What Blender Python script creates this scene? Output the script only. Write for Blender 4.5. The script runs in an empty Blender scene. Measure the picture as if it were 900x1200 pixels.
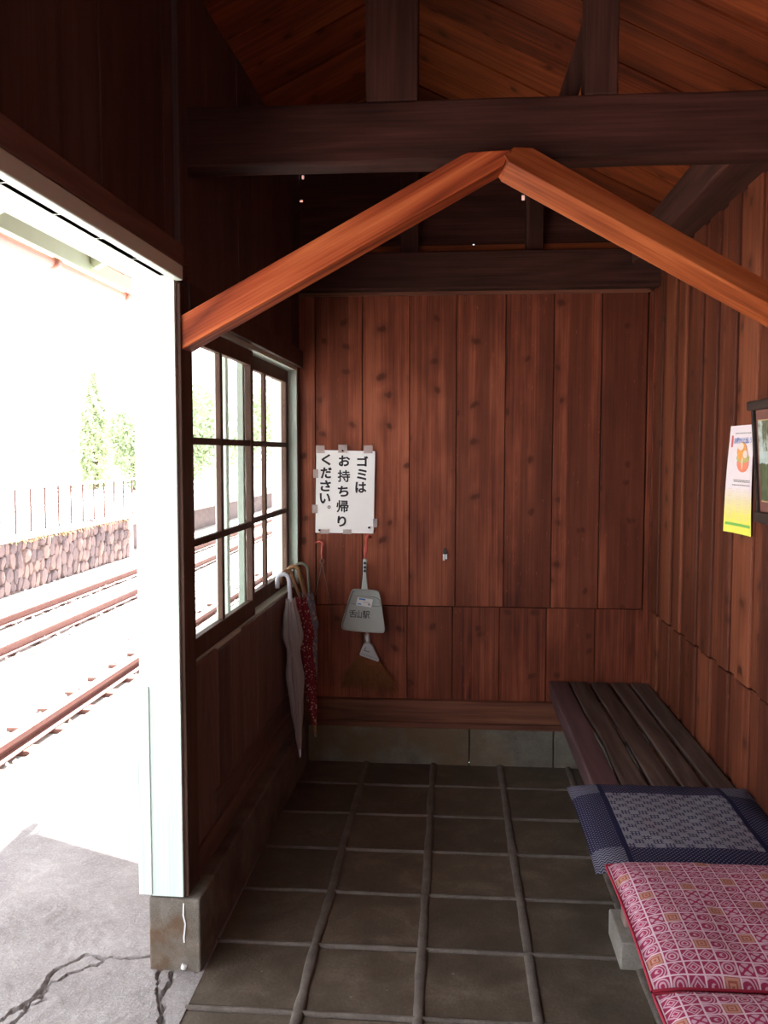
import bpy, bmesh, math, random
from mathutils import Vector, Matrix, noise
random.seed(7)
C = bpy.context.scene.collection
S = bpy.context.scene
PI = math.pi

# ------------------------------------------------------------------ camera, sky, sun, exposure
cam_d = bpy.data.cameras.new('camera'); cam = bpy.data.objects.new('camera', cam_d); C.objects.link(cam)
YAW, PITCH, ROLL, H, FPX = 0.0787, 0.0692, 0.001, 1.4746, 1016.15
cam_d.sensor_fit = 'VERTICAL'; cam_d.sensor_height = 24.0; cam_d.lens = FPX / 1200 * 24.0
cam_d.clip_start = 0.05; cam_d.clip_end = 500
_f = Vector((-math.sin(YAW) * math.cos(PITCH), math.cos(YAW) * math.cos(PITCH), -math.sin(PITCH)))
_r0 = Vector((math.cos(YAW), math.sin(YAW), 0)); _u0 = _r0.cross(_f)
_r = _r0 * math.cos(ROLL) + _u0 * math.sin(ROLL); _u = _u0 * math.cos(ROLL) - _r0 * math.sin(ROLL)
cam.matrix_world = Matrix(((_r.x, _u.x, -_f.x, 0), (_r.y, _u.y, -_f.y, 0), (_r.z, _u.z, -_f.z, H), (0, 0, 0, 1)))
S.camera = cam

W = bpy.data.worlds.new('world'); S.world = W; W.use_nodes = True
bg = W.node_tree.nodes['Background']
bg.inputs[0].default_value = (0.93, 0.96, 1.0, 1); bg.inputs[1].default_value = 2.3

sun_d = bpy.data.lights.new('sun', 'SUN'); sun = bpy.data.objects.new('sun', sun_d); C.objects.link(sun)
sun_d.energy = 34.0; sun_d.angle = 0.009; sun_d.color = (1.0, 0.96, 0.9)
_d = Vector((-.03, 1.0, 1.18))                      # towards the sun
sun.rotation_euler = _d.to_track_quat('Z', 'Y').to_euler()

S.view_settings.view_transform = 'Standard'; S.view_settings.look = 'None'
S.view_settings.gamma = 1; S.view_settings.use_curve_mapping = False
S.view_settings.exposure = 1.12

# ------------------------------------------------------------------ material helpers
class NT:
    def __init__(s, name):
        s.m = bpy.data.materials.new(name); s.m.use_nodes = True
        s.t = s.m.node_tree; s.n = s.t.nodes; s.l = s.t.links
        s.b = s.n['Principled BSDF']; s.out = s.n['Material Output']
    def node(s, kind, **kw):
        n = s.n.new(kind)
        for k, v in kw.items(): setattr(n, k, v)
        return n
    def put(s, inp, v):
        if isinstance(v, (int, float)): inp.default_value = v
        elif isinstance(v, tuple):
            inp.default_value = v if len(v) == len(inp.default_value) else (tuple(v) + (1,))[:len(inp.default_value)]
        else: s.l.new(v, inp)
    def math(s, op, a, b=None, c=None):
        n = s.node('ShaderNodeMath', operation=op)
        for i, v in enumerate((a, b, c)):
            if v is not None: s.put(n.inputs[i], v)
        return n.outputs[0]
    def mix(s, f, a, b, mode='MIX'):
        n = s.node('ShaderNodeMix', data_type='RGBA', blend_type=mode)
        s.put(n.inputs[0], f); s.put(n.inputs[6], a); s.put(n.inputs[7], b)
        return n.outputs[2]
    def obj(s): return s.node('ShaderNodeTexCoord').outputs['Object']
    def sep(s, v):
        n = s.node('ShaderNodeSeparateXYZ'); s.l.new(v, n.inputs[0]); return n.outputs
    def comb(s, x, y, z):
        n = s.node('ShaderNodeCombineXYZ')
        for i, v in enumerate((x, y, z)): s.put(n.inputs[i], v)
        return n.outputs[0]
    def scale(s, v, k):
        n = s.node('ShaderNodeVectorMath', operation='MULTIPLY'); s.l.new(v, n.inputs[0]); s.put(n.inputs[1], k); return n.outputs[0]
    def vadd(s, a, b):
        n = s.node('ShaderNodeVectorMath', operation='ADD'); s.l.new(a, n.inputs[0]); s.put(n.inputs[1], b); return n.outputs[0]
    def noise(s, v, sc=1, det=4, rough=.55, dist=0):
        n = s.node('ShaderNodeTexNoise'); s.l.new(v, n.inputs['Vector'])
        n.inputs['Scale'].default_value = sc; n.inputs['Detail'].default_value = det
        n.inputs['Roughness'].default_value = rough; n.inputs['Distortion'].default_value = dist
        return n.outputs['Fac']
    def voro(s, v, sc=1, feature='F1', out='Distance', rnd=1):
        n = s.node('ShaderNodeTexVoronoi', feature=feature); s.l.new(v, n.inputs['Vector'])
        n.inputs['Scale'].default_value = sc; n.inputs['Randomness'].default_value = rnd
        return n.outputs[out]
    def ramp(s, f, stops):
        n = s.node('ShaderNodeValToRGB'); s.l.new(f, n.inputs[0]); e = n.color_ramp.elements
        while len(e) < len(stops): e.new(.5)
        for el, (p, c) in zip(e, stops):
            el.position = p; el.color = (c, c, c, 1) if isinstance(c, (int, float)) else tuple(c) + (1,)
        return n.outputs[0]
    def attr(s, name): return s.node('ShaderNodeAttribute', attribute_name=name).outputs['Fac']
    def bump(s, h, strength=.3, dist=.01):
        n = s.node('ShaderNodeBump'); n.inputs['Strength'].default_value = strength
        n.inputs['Distance'].default_value = dist; s.l.new(h, n.inputs['Height']); s.l.new(n.outputs[0], s.b.inputs['Normal'])
    def fin(s, col, rough=.6, spec=.5, metal=0):
        s.put(s.b.inputs['Base Color'], col); s.put(s.b.inputs['Roughness'], rough)
        s.put(s.b.inputs['Specular IOR Level'], spec); s.put(s.b.inputs['Metallic'], metal)
        return s.m

def plain(name, col, rough=.6, metal=0, var=.12, sc=30, spec=.4):
    t = NT(name); v = t.obj(); f = t.noise(v, sc, 3)
    k = t.math('ADD', t.math('MULTIPLY', f, 2 * var), 1 - var)
    n = t.node('ShaderNodeMix', data_type='RGBA', blend_type='MULTIPLY'); n.inputs[0].default_value = 1
    n.inputs[6].default_value = tuple(col) + (1,); t.l.new(t.comb(k, k, k), n.inputs[7])
    return t.fin(n.outputs[2], rough, spec, metal)

def wood(name, dark, mid, light, axis='z', knots=True, rough=.5, across=26, along=1.1, contrast=1.0, var=.5, spec=.16, bump=.25, cath=.12, blotch=.45, dep=None, flat=(), heart=0):
    t = NT(name); v = t.obj(); bid = t.attr('bid')
    off = t.comb(t.math('MULTIPLY', bid, 37.0), t.math('MULTIPLY', bid, 91.0), t.math('MULTIPLY', bid, 53.0))
    v = t.vadd(v, off)
    ax = {'x': 0, 'y': 1, 'z': 2}[axis]
    k1 = [across] * 3; k1[ax] = along
    k2 = [across * 5] * 3; k2[ax] = along * 2.5
    k3 = [7.0] * 3; k3[ax] = 2.2
    for q_ in flat: k1[q_] = along; k2[q_] = along * 2.5; k3[q_] = 2.2
    g1 = t.noise(t.scale(v, tuple(k1)), 1, 4, .6, .6)
    g2 = t.noise(t.scale(v, tuple(k2)), 1, 3, .6)
    blot = t.noise(t.scale(v, tuple(k3)), 1, 3, .6)
    # cathedral grain: rings of a stretched field
    k4 = [5.0] * 3; k4[ax] = .55
    for q_ in flat: k4[q_] = .55
    fld = t.noise(t.scale(v, tuple(k4)), 1, 2, .4)
    ring = t.math('PINGPONG', t.math('MULTIPLY', fld, 22.0), 1.0)
    f = t.math('ADD', t.math('MULTIPLY', g1, .58 - cath), t.math('ADD', t.math('MULTIPLY', ring, cath), t.math('MULTIPLY', g2, .42)))
    f = t.math('ADD', t.math('MULTIPLY', t.math('SUBTRACT', f, .5), contrast), .5)
    f = t.math('ADD', f, t.math('MULTIPLY', t.math('SUBTRACT', blot, .5), blotch))
    f = t.math('ADD', f, t.math('MULTIPLY', t.math('SUBTRACT', t.math('FRACT', t.math('MULTIPLY', bid, 13.37)), .5), var * .55))
    col = t.ramp(f, [(.22, dark), (.5, mid), (.82, light)])
    if heart:
        k6 = [8.5] * 3; k6[ax] = .22
        hw = t.ramp(t.noise(t.scale(v, tuple(k6)), 1, 2, .4), [(.53, 0.0), (.57, 1.0)])
        col = t.mix(t.math('MULTIPLY', hw, heart), col, tuple(x * .55 for x in mid))
        k7 = [160.0] * 3; k7[ax] = 28.0
        fl = t.ramp(t.noise(t.scale(v, tuple(k7)), 1, 2, .5), [(.70, 0.0), (.76, 1.0)])
        col = t.mix(t.math('MULTIPLY', fl, .35), col, tuple(min(1, x * 1.5) for x in light))
    if knots:
        s3 = t.sep(v); ac = [i for i in range(3) if i != ax and i != dep][0]
        vd = t.comb(t.math('ADD', t.math('MULTIPLY', s3[ac], 7.5), t.math('MULTIPLY', g1, .5)), t.math('ADD', t.math('MULTIPLY', s3[ax], 8.5), t.math('MULTIPLY', blot, .9)), 0.0)
        kc = t.node('ShaderNodeTexVoronoi', feature='F1', voronoi_dimensions='2D'); t.l.new(vd, kc.inputs['Vector']); kc.inputs['Scale'].default_value = 1
        kn = kc.outputs['Distance']
        pick = t.math('GREATER_THAN', t.sep(kc.outputs['Color'])[0], .66)
        kn_f = t.math('MULTIPLY', t.ramp(kn, [(.07, 1.0), (.16, 0.0)]), pick)
        col = t.mix(t.math('MULTIPLY', kn_f, .9), col, tuple(x * .35 for x in dark))
        halo = t.math('MULTIPLY', t.ramp(kn, [(.12, 1.0), (.42, 0.0)]), pick)
        col = t.mix(t.math('MULTIPLY', halo, .5), col, tuple(x * .7 for x in mid))
    if bump: t.bump(t.math('ADD', g2, t.math('MULTIPLY', g1, .6)), bump, .004)
    rg = t.math('ADD', rough - .1, t.math('MULTIPLY', g2, .2))
    return t.fin(col, rg, spec)

# woods (linear colours)
M = {}
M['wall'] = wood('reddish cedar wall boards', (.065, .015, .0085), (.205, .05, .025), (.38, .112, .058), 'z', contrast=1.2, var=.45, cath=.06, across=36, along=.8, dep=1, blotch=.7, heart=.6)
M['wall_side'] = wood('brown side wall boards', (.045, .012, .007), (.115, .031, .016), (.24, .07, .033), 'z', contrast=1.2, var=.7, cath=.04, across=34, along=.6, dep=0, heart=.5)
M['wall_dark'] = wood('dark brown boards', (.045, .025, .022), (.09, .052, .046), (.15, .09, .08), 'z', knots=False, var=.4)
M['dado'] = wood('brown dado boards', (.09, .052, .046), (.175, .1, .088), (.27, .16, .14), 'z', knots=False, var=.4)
M['roof'] = wood('orange roof boards', (.055, .010, .004), (.17, .035, .011), (.34, .085, .027), 'x', contrast=1.2, var=.6, cath=.10, flat=(2,), across=22, along=1.0, dep=2)
M['beam'] = wood('dark old beam', (.027, .0095, .007), (.064, .022, .0165), (.12, .043, .032), 'x', knots=False, contrast=1.3, var=.3, rough=.65)
M['beam_y'] = wood('dark old plate', (.03, .012, .009), (.07, .028, .021), (.13, .052, .04), 'y', knots=False, contrast=1.3, var=.3, rough=.65)
M['post_z'] = wood('dark old post', (.025, .01, .0075), (.058, .022, .016), (.11, .042, .032), 'z', knots=False, contrast=1.2, var=.3, rough=.65)
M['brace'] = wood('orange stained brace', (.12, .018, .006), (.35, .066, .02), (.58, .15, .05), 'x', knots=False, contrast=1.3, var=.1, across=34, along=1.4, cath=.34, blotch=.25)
M['brace_dark'] = wood('shade toned brace wood', (.11, .02, .008), (.27, .062, .019), (.46, .13, .042), 'x', knots=False, contrast=1.2, var=.1)  # right brace's shade is put into this darker wood colour
M['sash'] = wood('sash wood', (.06, .032, .024), (.12, .066, .05), (.2, .12, .09), 'z', knots=False, across=60, var=.2, rough=.6)
M['bench'] = wood('worn dark bench boards', (.035, .022, .018), (.085, .055, .046), (.16, .11, .092), 'y', knots=False, contrast=1.5, var=.5, across=30, rough=.55, bump=.4)
M['bench_edge'] = wood('purple brown bench edge', (.04, .02, .022), (.085, .045, .048), (.14, .08, .085), 'y', knots=False, var=.2)
M['sill'] = wood('reddish sill timber', (.06, .02, .012), (.16, .058, .034), (.28, .115, .07), 'x', knots=False, var=.3)
M['leg_wood'] = wood('pale grey leg wood', (.14, .09, .075), (.25, .17, .145), (.36, .27, .24), 'z', knots=False)
M['sill_y'] = wood('brown sill timber', (.08, .043, .035), (.16, .088, .073), (.26, .15, .125), 'y', knots=False, var=.3)

def mint():
    t = NT('mint paint, weathered'); v = t.obj()
    g = t.noise(t.scale(v, (160, 40, 1.4)), 1, 4, .65)
    ln = t.ramp(t.noise(t.scale(v, (75, 20, .5)), 1, 5, .6), [(.29, 1.0), (.33, 0.0)])
    col = t.mix(t.ramp(g, [(.35, 0.0), (.7, 1.0)]), (.60, .74, .69), (.76, .86, .82))
    col = t.mix(t.math('MULTIPLY', ln, .8), col, (.26, .32, .29))
    t.bump(g, .3, .003)
    return t.fin(col, .6, .3)
M['mint'] = mint()
M['mint_plain'] = plain('mint paint', (.66, .76, .68), .55, var=.08, sc=12)
M['mint_eave'] = plain('green eave paint', (.50, .60, .42), .6, var=.12, sc=9)

def concrete(name, a, b, c, sc=1.0, bump=.5, stain=None, rough=.9):
    t = NT(name); v = t.obj()
    n1 = t.noise(v, 6 * sc, 6, .65); n2 = t.noise(v, 90 * sc, 4, .7); n3 = t.noise(v, 1.7 * sc, 4, .6)
    f = t.math('ADD', t.math('MULTIPLY', n1, .5), t.math('ADD', t.math('MULTIPLY', n2, .3), t.math('MULTIPLY', n3, .2)))
    col = t.ramp(f, [(.3, a), (.5, b), (.7, c)])
    if stain: col = t.mix(t.math('MULTIPLY', t.ramp(n3, [(.48, 0.0), (.62, 1.0)]), .75), col, stain)
    t.bump(t.math('ADD', n2, n1), bump, .006)
    return t.fin(col, rough, .25)
M['curb'] = concrete('old curb concrete', (.09, .075, .06), (.17, .15, .125), (.27, .235, .185), 1.4, stain=(.15, .09, .045))
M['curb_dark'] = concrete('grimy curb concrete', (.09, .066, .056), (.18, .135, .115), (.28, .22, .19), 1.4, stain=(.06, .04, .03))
M['plinth'] = concrete('plinth concrete', (.12, .10, .075), (.22, .195, .165), (.36, .33, .295), 3.0, stain=(.16, .085, .04), bump=1.0)
M['block'] = concrete('pale block concrete', (.16, .14, .12), (.25, .225, .20), (.36, .33, .30), 2.0)

def tile_mat():
    t = NT('dark floor tiles'); v = t.obj(); bid = t.attr('bid')
    vv = t.vadd(v, t.comb(t.math('MULTIPLY', bid, 31.0), t.math('MULTIPLY', bid, 17.0), 0.0))
    n1 = t.noise(vv, 7, 6, .65, .4); n2 = t.noise(vv, 120, 3, .6)
    f = t.math('ADD', t.math('MULTIPLY', n1, .75), t.math('MULTIPLY', n2, .25))
    col = t.ramp(f, [(.3, (.048, .035, .026)), (.5, (.09, .068, .049)), (.68, (.155, .12, .09))])
    k = t.math('ADD', t.math('MULTIPLY', t.math('FRACT', t.math('MULTIPLY', bid, 7.77)), .35), .8)
    col = t.mix(1.0, col, t.comb(k, k, k), 'MULTIPLY')
    spk = t.math('GREATER_THAN', t.noise(v, 55, 1, .5), .79)
    col = t.mix(t.math('MULTIPLY', spk, .35), col, (.35, .33, .31))
    t.bump(t.math('ADD', n1, n2), .25, .005)
    return t.fin(col, t.math('ADD', .5, t.math('MULTIPLY', n1, .3)), .4)
M['tile'] = tile_mat()
M['grout'] = concrete('raised mortar joints', (.07, .055, .046), (.125, .103, .09), (.2, .17, .15), 2.5)
M['bed'] = plain('mortar bed', (.07, .06, .052), .9)

def platform_mat():
    t = NT('platform concrete'); v = t.obj()
    n1 = t.noise(v, 3, 6, .65); n2 = t.noise(v, 130, 5, .75); n3 = t.noise(v, 14, 5, .7, 1.2)
    sp = t.voro(v, 95); ag = t.ramp(sp, [(.12, 1.0), (.4, 0.0)])
    f = t.math('ADD', t.math('MULTIPLY', n1, .4), t.math('ADD', t.math('MULTIPLY', n2, .35), t.math('MULTIPLY', n3, .25)))
    col = t.ramp(f, [(.33, (.17, .148, .145)), (.5, (.29, .262, .26)), (.66, (.42, .39, .385))])
    col = t.mix(t.math('MULTIPLY', ag, .22), col, (.62, .6, .58))
    # trowelled arcs
    d = t.noise(v, 2.2, 2, .5)
    arcs = t.math('PINGPONG', t.math('MULTIPLY', d, 46.0), 1.0)
    t.bump(t.math('ADD', t.math('MULTIPLY', n2, 1.2), t.math('ADD', t.math('MULTIPLY', arcs, .3), n3)), .7, .008)
    return t.fin(col, .9, .2)
M['platform'] = platform_mat()
M['ballast'] = concrete('pale ballast', (.22, .19, .18), (.42, .39, .37), (.60, .56, .54), .8, bump=1.0)
M['ground'] = concrete('pale gravel ground', (.35, .33, .31), (.5, .48, .45), (.65, .62, .58), .3)
M['rust'] = plain('rusty rail steel', (.13, .05, .04), .6, var=.25, sc=20)
M['sleeper'] = wood('weathered sleepers', (.05, .022, .018), (.09, .042, .035), (.16, .085, .07), 'x', knots=False)

def stone_mat():
    t = NT('fieldstone masonry'); v = t.obj(); bid = t.attr('bid')
    n1 = t.noise(v, 5, 5, .6)
    r = t.math('FRACT', t.math('MULTIPLY', bid, 97.3))
    f = t.math('ADD', t.math('MULTIPLY', n1, .55), t.math('MULTIPLY', r, .45))
    col = t.ramp(f, [(.25, (.11, .085, .09)), (.5, (.17, .125, .125)), (.75, (.25, .17, .15))])
    t.bump(t.noise(v, 22, 4, .6), .5, .02)
    return t.fin(col, .85, .2)
M['stone'] = stone_mat()
M['moss'] = plain('brown moss and dry weeds', (.24, .13, .05), .9, var=.4, sc=9)
M['weed'] = plain('weed green', (.22, .3, .1), .8, var=.3, sc=9)
M['leaf'] = plain('tree leaves', (.42, .49, .31), .7, var=.3, sc=1.3)
M['leaf2'] = plain('bush leaves', (.32, .39, .24), .7, var=.3, sc=1.3)
M['bark'] = plain('bark', (.12, .08, .06), .9)
M['white'] = plain('white paint', (.8, .8, .8), .6, var=.04)
M['house'] = plain('pale house wall', (.75, .74, .72), .7, var=.04)
M['house_roof'] = plain('pale grey roof', (.55, .56, .58), .6)
M['fence_rail'] = plain('pale blue steel', (.2, .25, .26), .5, var=.1)
M['fence_post'] = plain('rusted fence steel', (.085, .036, .033), .6, var=.2)
M['copper'] = plain('reddish gutter', (.50, .20, .15), .4, var=.15, sc=14)
M['steel'] = plain('bright steel', (.6, .6, .6), .3, metal=1, var=.05)
M['darkmetal'] = plain('dark metal', (.04, .04, .042), .4, var=.1)
M['paper'] = plain('white paper', (.83, .79, .80), .7, var=.03, sc=8, spec=.2)
M['ink'] = plain('black ink', (.018, .012, .02), .7, var=.05)
M['marker'] = plain('marker ink', (.03, .03, .035), .7, var=.05)
M['blue_ink'] = plain('blue print', (.08, .25, .62), .6, var=.05)
M['grey_ink'] = plain('grey print', (.33, .31, .3), .7, var=.05)
M['pink_paper'] = plain('pale pink paper', (.86, .76, .79), .5, var=.03, sc=10)
M['red_ink'] = plain('red print', (.75, .16, .16), .6, var=.05)
M['orange_ink'] = plain('orange print', (.85, .36, .09), .6, var=.2, sc=60)
M['salmon_ink'] = plain('salmon print', (.85, .25, .15), .6, var=.2, sc=60)
M['olive_ink'] = plain('olive print', (.50, .47, .16), .6, var=.2, sc=60)
M['green_ink'] = plain('green print', (.2, .5, .1), .6, var=.1)
M['tan_ink'] = plain('tan print', (.8, .62, .45), .6, var=.1)
M['face_ink'] = plain('pale print', (.88, .68, .60), .6, var=.05)
M['pan'] = plain('grey plastic', (.46, .465, .44), .45, var=.06, sc=25)
M['pan_in'] = plain('grey plastic recess', (.39, .395, .375), .45, var=.06, sc=25)
M['broomcap'] = plain('pale plastic', (.55, .54, .57), .45, var=.05)
M['pinkplastic'] = plain('pink plastic tube', (.62, .34, .34), .4, var=.08)
M['redcord'] = plain('red cord', (.62, .12, .10), .6, var=.15)
M['cord'] = plain('grey brown cord', (.2, .13, .10), .7, var=.15)
M['bristle'] = plain('brown bristles', (.30, .11, .045), .8, var=.4, sc=40)
M['white_plastic'] = plain('white plastic', (.78, .77, .86), .3, var=.03)
M['tan_wood'] = wood('tan cane wood', (.2, .1, .05), (.36, .2, .10), (.5, .3, .16), 'z', knots=False, across=90)
M['brown_wood'] = wood('brown cane wood', (.12, .055, .03), (.24, .12, .07), (.36, .2, .12), 'z', knots=False, across=90)
M['smoke_plastic'] = plain('smoky olive plastic', (.16, .16, .12), .3, var=.1)
M['cream'] = plain('cream plastic', (.5, .42, .3), .5, var=.05)
M['black'] = plain('black rubber', (.02, .02, .022), .5)
M['frame'] = wood('dark frame wood', (.018, .012, .01), (.04, .026, .022), (.08, .05, .042), 'y', knots=False)
M['mat'] = plain('brown mat cloth', (.17, .065, .05), .8, var=.12, sc=200)
M['gold'] = plain('gold fillet', (.5, .33, .18), .5, var=.1)

def glass_mat():
    t = NT('window glass')
    tr = t.node('ShaderNodeBsdfTransparent'); tr.inputs[0].default_value = (.93, .95, .94, 1)
    gl = t.node('ShaderNodeBsdfGlossy'); gl.inputs['Roughness'].default_value = .03
    mx = t.node('ShaderNodeMixShader'); mx.inputs[0].default_value = .06
    t.l.new(tr.outputs[0], mx.inputs[1]); t.l.new(gl.outputs[0], mx.inputs[2]); t.l.new(mx.outputs[0], t.out.inputs[0])
    return t.m
M['glass'] = glass_mat()
def tape_mat():
    t = NT('clear tape')
    tr = t.node('ShaderNodeBsdfTransparent'); tr.inputs[0].default_value = (.95, .92, .9, 1)
    t.fin((.62, .5, .5), .3, .5)
    mx = t.node('ShaderNodeMixShader'); mx.inputs[0].default_value = .38
    t.l.new(tr.outputs[0], mx.inputs[1]); t.l.new(t.b.outputs[0], mx.inputs[2]); t.l.new(mx.outputs[0], t.out.inputs[0])
    return t.m
M['tape'] = tape_mat()
def vinyl_mat():
    t = NT('clear umbrella vinyl'); v = t.obj()
    t.fin((.55, .48, .48), .22, .6)
    t.bump(t.noise(t.scale(v, (60, 60, 10)), 1, 3), .5, .006)
    tr = t.node('ShaderNodeBsdfTransparent'); tr.inputs[0].default_value = (.8, .76, .75, 1)
    mx = t.node('ShaderNodeMixShader'); mx.inputs[0].default_value = .72
    t.l.new(tr.outputs[0], mx.inputs[1]); t.l.new(t.b.outputs[0], mx.inputs[2]); t.l.new(mx.outputs[0], t.out.inputs[0])
    return t.m
M['vinyl'] = vinyl_mat()
def print_fabric(name, base, spot, sc, thr=.35):
    t = NT(name); v = t.obj()
    d = t.voro(v, sc); f = t.ramp(d, [(thr - .08, 1.0), (thr, 0.0)])
    n = t.noise(v, sc * .5, 2); f = t.math('MULTIPLY', f, t.math('GREATER_THAN', n, .46))
    return t.fin(t.mix(f, base, spot), .8, .2)
M['red_print'] = print_fabric('red patterned umbrella cloth', (.22, .02, .035), (.6, .4, .3), 85)
M['blue_print'] = print_fabric('blue grey patterned umbrella cloth', (.2, .2, .27), (.5, .4, .34), 60, .45)

def landscape_mat():
    t = NT('waterfall photograph'); v = t.obj(); s_ = t.sep(v)
    n = t.noise(t.scale(v, (1, 16, 5)), 1, 5, .65); n2 = t.noise(v, 22, 5, .7)
    f = t.math('ADD', t.math('MULTIPLY', n, .5), t.math('MULTIPLY', n2, .5))
    top = t.ramp(f, [(.4, (.035, .04, .02)), (.5, (.15, .16, .10)), (.56, (.42, .48, .44)), (.66, (.62, .68, .66))])
    bot = t.ramp(f, [(.38, (.025, .03, .015)), (.52, (.08, .10, .05)), (.66, (.16, .19, .10))])
    z = t.math('ADD', s_[2], t.math('MULTIPLY', n2, .03))
    col = t.mix(t.math('GREATER_THAN', z, .13), bot, top)
    band = t.math('MULTIPLY', t.math('GREATER_THAN', z, .115), t.math('LESS_THAN', z, .15))
    col = t.mix(t.math('MULTIPLY', band, .8), col, (.5, .6, .58))
    return t.fin(col, .4, .4)
M['landscape'] = landscape_mat()

def grad_paper():
    t = NT('pink to yellow leaflet paper'); z = t.sep(t.obj())[2]
    f = t.math('DIVIDE', z, .36)
    col = t.ramp(f, [(.0, (.80, .76, .70)), (.035, (.80, .76, .70)), (.04, (.86, .80, .10)), (.2, (.86, .78, .16)), (.33, (.84, .72, .42)), (.45, (.86, .74, .76)), (1.0, (.86, .74, .78))])
    return t.fin(col, .5, .3)
M['leaflet'] = grad_paper()

def red_cushion_mat():
    t = NT('red zabuton print'); s_ = t.sep(t.obj()); cs = .0335
    gx = t.math('DIVIDE', s_[0], cs); gy = t.math('DIVIDE', s_[1], cs)
    fx = t.math('SUBTRACT', t.math('FRACT', gx), .5); fy = t.math('SUBTRACT', t.math('FRACT', gy), .5)
    ax = t.math('ABSOLUTE', fx); ay = t.math('ABSOLUTE', fy)
    mx = t.math('MAXIMUM', ax, ay); dm = t.math('ADD', ax, ay)
    rr = t.math('SQRT', t.math('ADD', t.math('MULTIPLY', fx, fx), t.math('MULTIPLY', fy, fy)))
    wn = t.node('ShaderNodeTexWhiteNoise', noise_dimensions='2D')
    t.l.new(t.comb(t.math('FLOOR', gx), t.math('FLOOR', gy), 0.0), wn.inputs['Vector'])
    rnd = wn.outputs['Value']
    def band(v, c, w): return t.math('LESS_THAN', t.math('ABSOLUTE', t.math('SUBTRACT', v, c)), w)
    ringc = t.math('MAXIMUM', band(rr, .36, .055), band(rr, .17, .05))
    diam = t.math('MAXIMUM', band(dm, .40, .06), band(dm, .2, .05))
    pet = t.math('MULTIPLY', t.math('GREATER_THAN', t.math('ABSOLUTE', t.math('SUBTRACT', ax, ay)), .09), band(rr, .27, .13))
    curl = t.math('GREATER_THAN', t.math('SINE', t.math('ADD', t.math('MULTIPLY', rr, 26.0), t.math('MULTIPLY', fx, 14.0))), .15)
    m1 = t.math('LESS_THAN', rnd, .28); m2 = t.math('MULTIPLY', t.math('GREATER_THAN', rnd, .28), t.math('LESS_THAN', rnd, .52))
    m3 = t.math('MULTIPLY', t.math('GREATER_THAN', rnd, .52), t.math('LESS_THAN', rnd, .75)); m4 = t.math('GREATER_THAN', rnd, .75)
    f = t.math('ADD', t.math('ADD', t.math('MULTIPLY', ringc, m1), t.math('MULTIPLY', diam, m2)), t.math('ADD', t.math('MULTIPLY', pet, m3), t.math('MULTIPLY', curl, m4)))
    col = t.mix(t.math('MULTIPLY', f, .85), (.25, .024, .072), (.50, .31, .385))
    cen = t.math('LESS_THAN', rr, .09)
    col = t.mix(cen, col, (.32, .02, .07))
    sq = t.math('LESS_THAN', t.math('FRACT', t.math('ADD', t.math('DIVIDE', t.math('ADD', t.math('MULTIPLY', t.math('FLOOR', gx), 3.0), t.math('FLOOR', gy)), 10.0), .05)), .09)
    sqp = t.math('MAXIMUM', band(mx, .33, .06), band(mx, .13, .05))
    col = t.mix(sq, col, t.mix(sqp, (.27, .075, .055), (.40, .19, .15)))
    ln = t.math('GREATER_THAN', mx, .445)
    col = t.mix(ln, col, (.56, .40, .47))
    wv = t.noise(t.obj(), 300, 2)
    t.bump(wv, .2, .002)
    return t.fin(col, .8, .2)
M['red_cushion'] = red_cushion_mat()
M['red_piping'] = plain('red piping', (.27, .012, .035), .7, var=.15)

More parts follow.
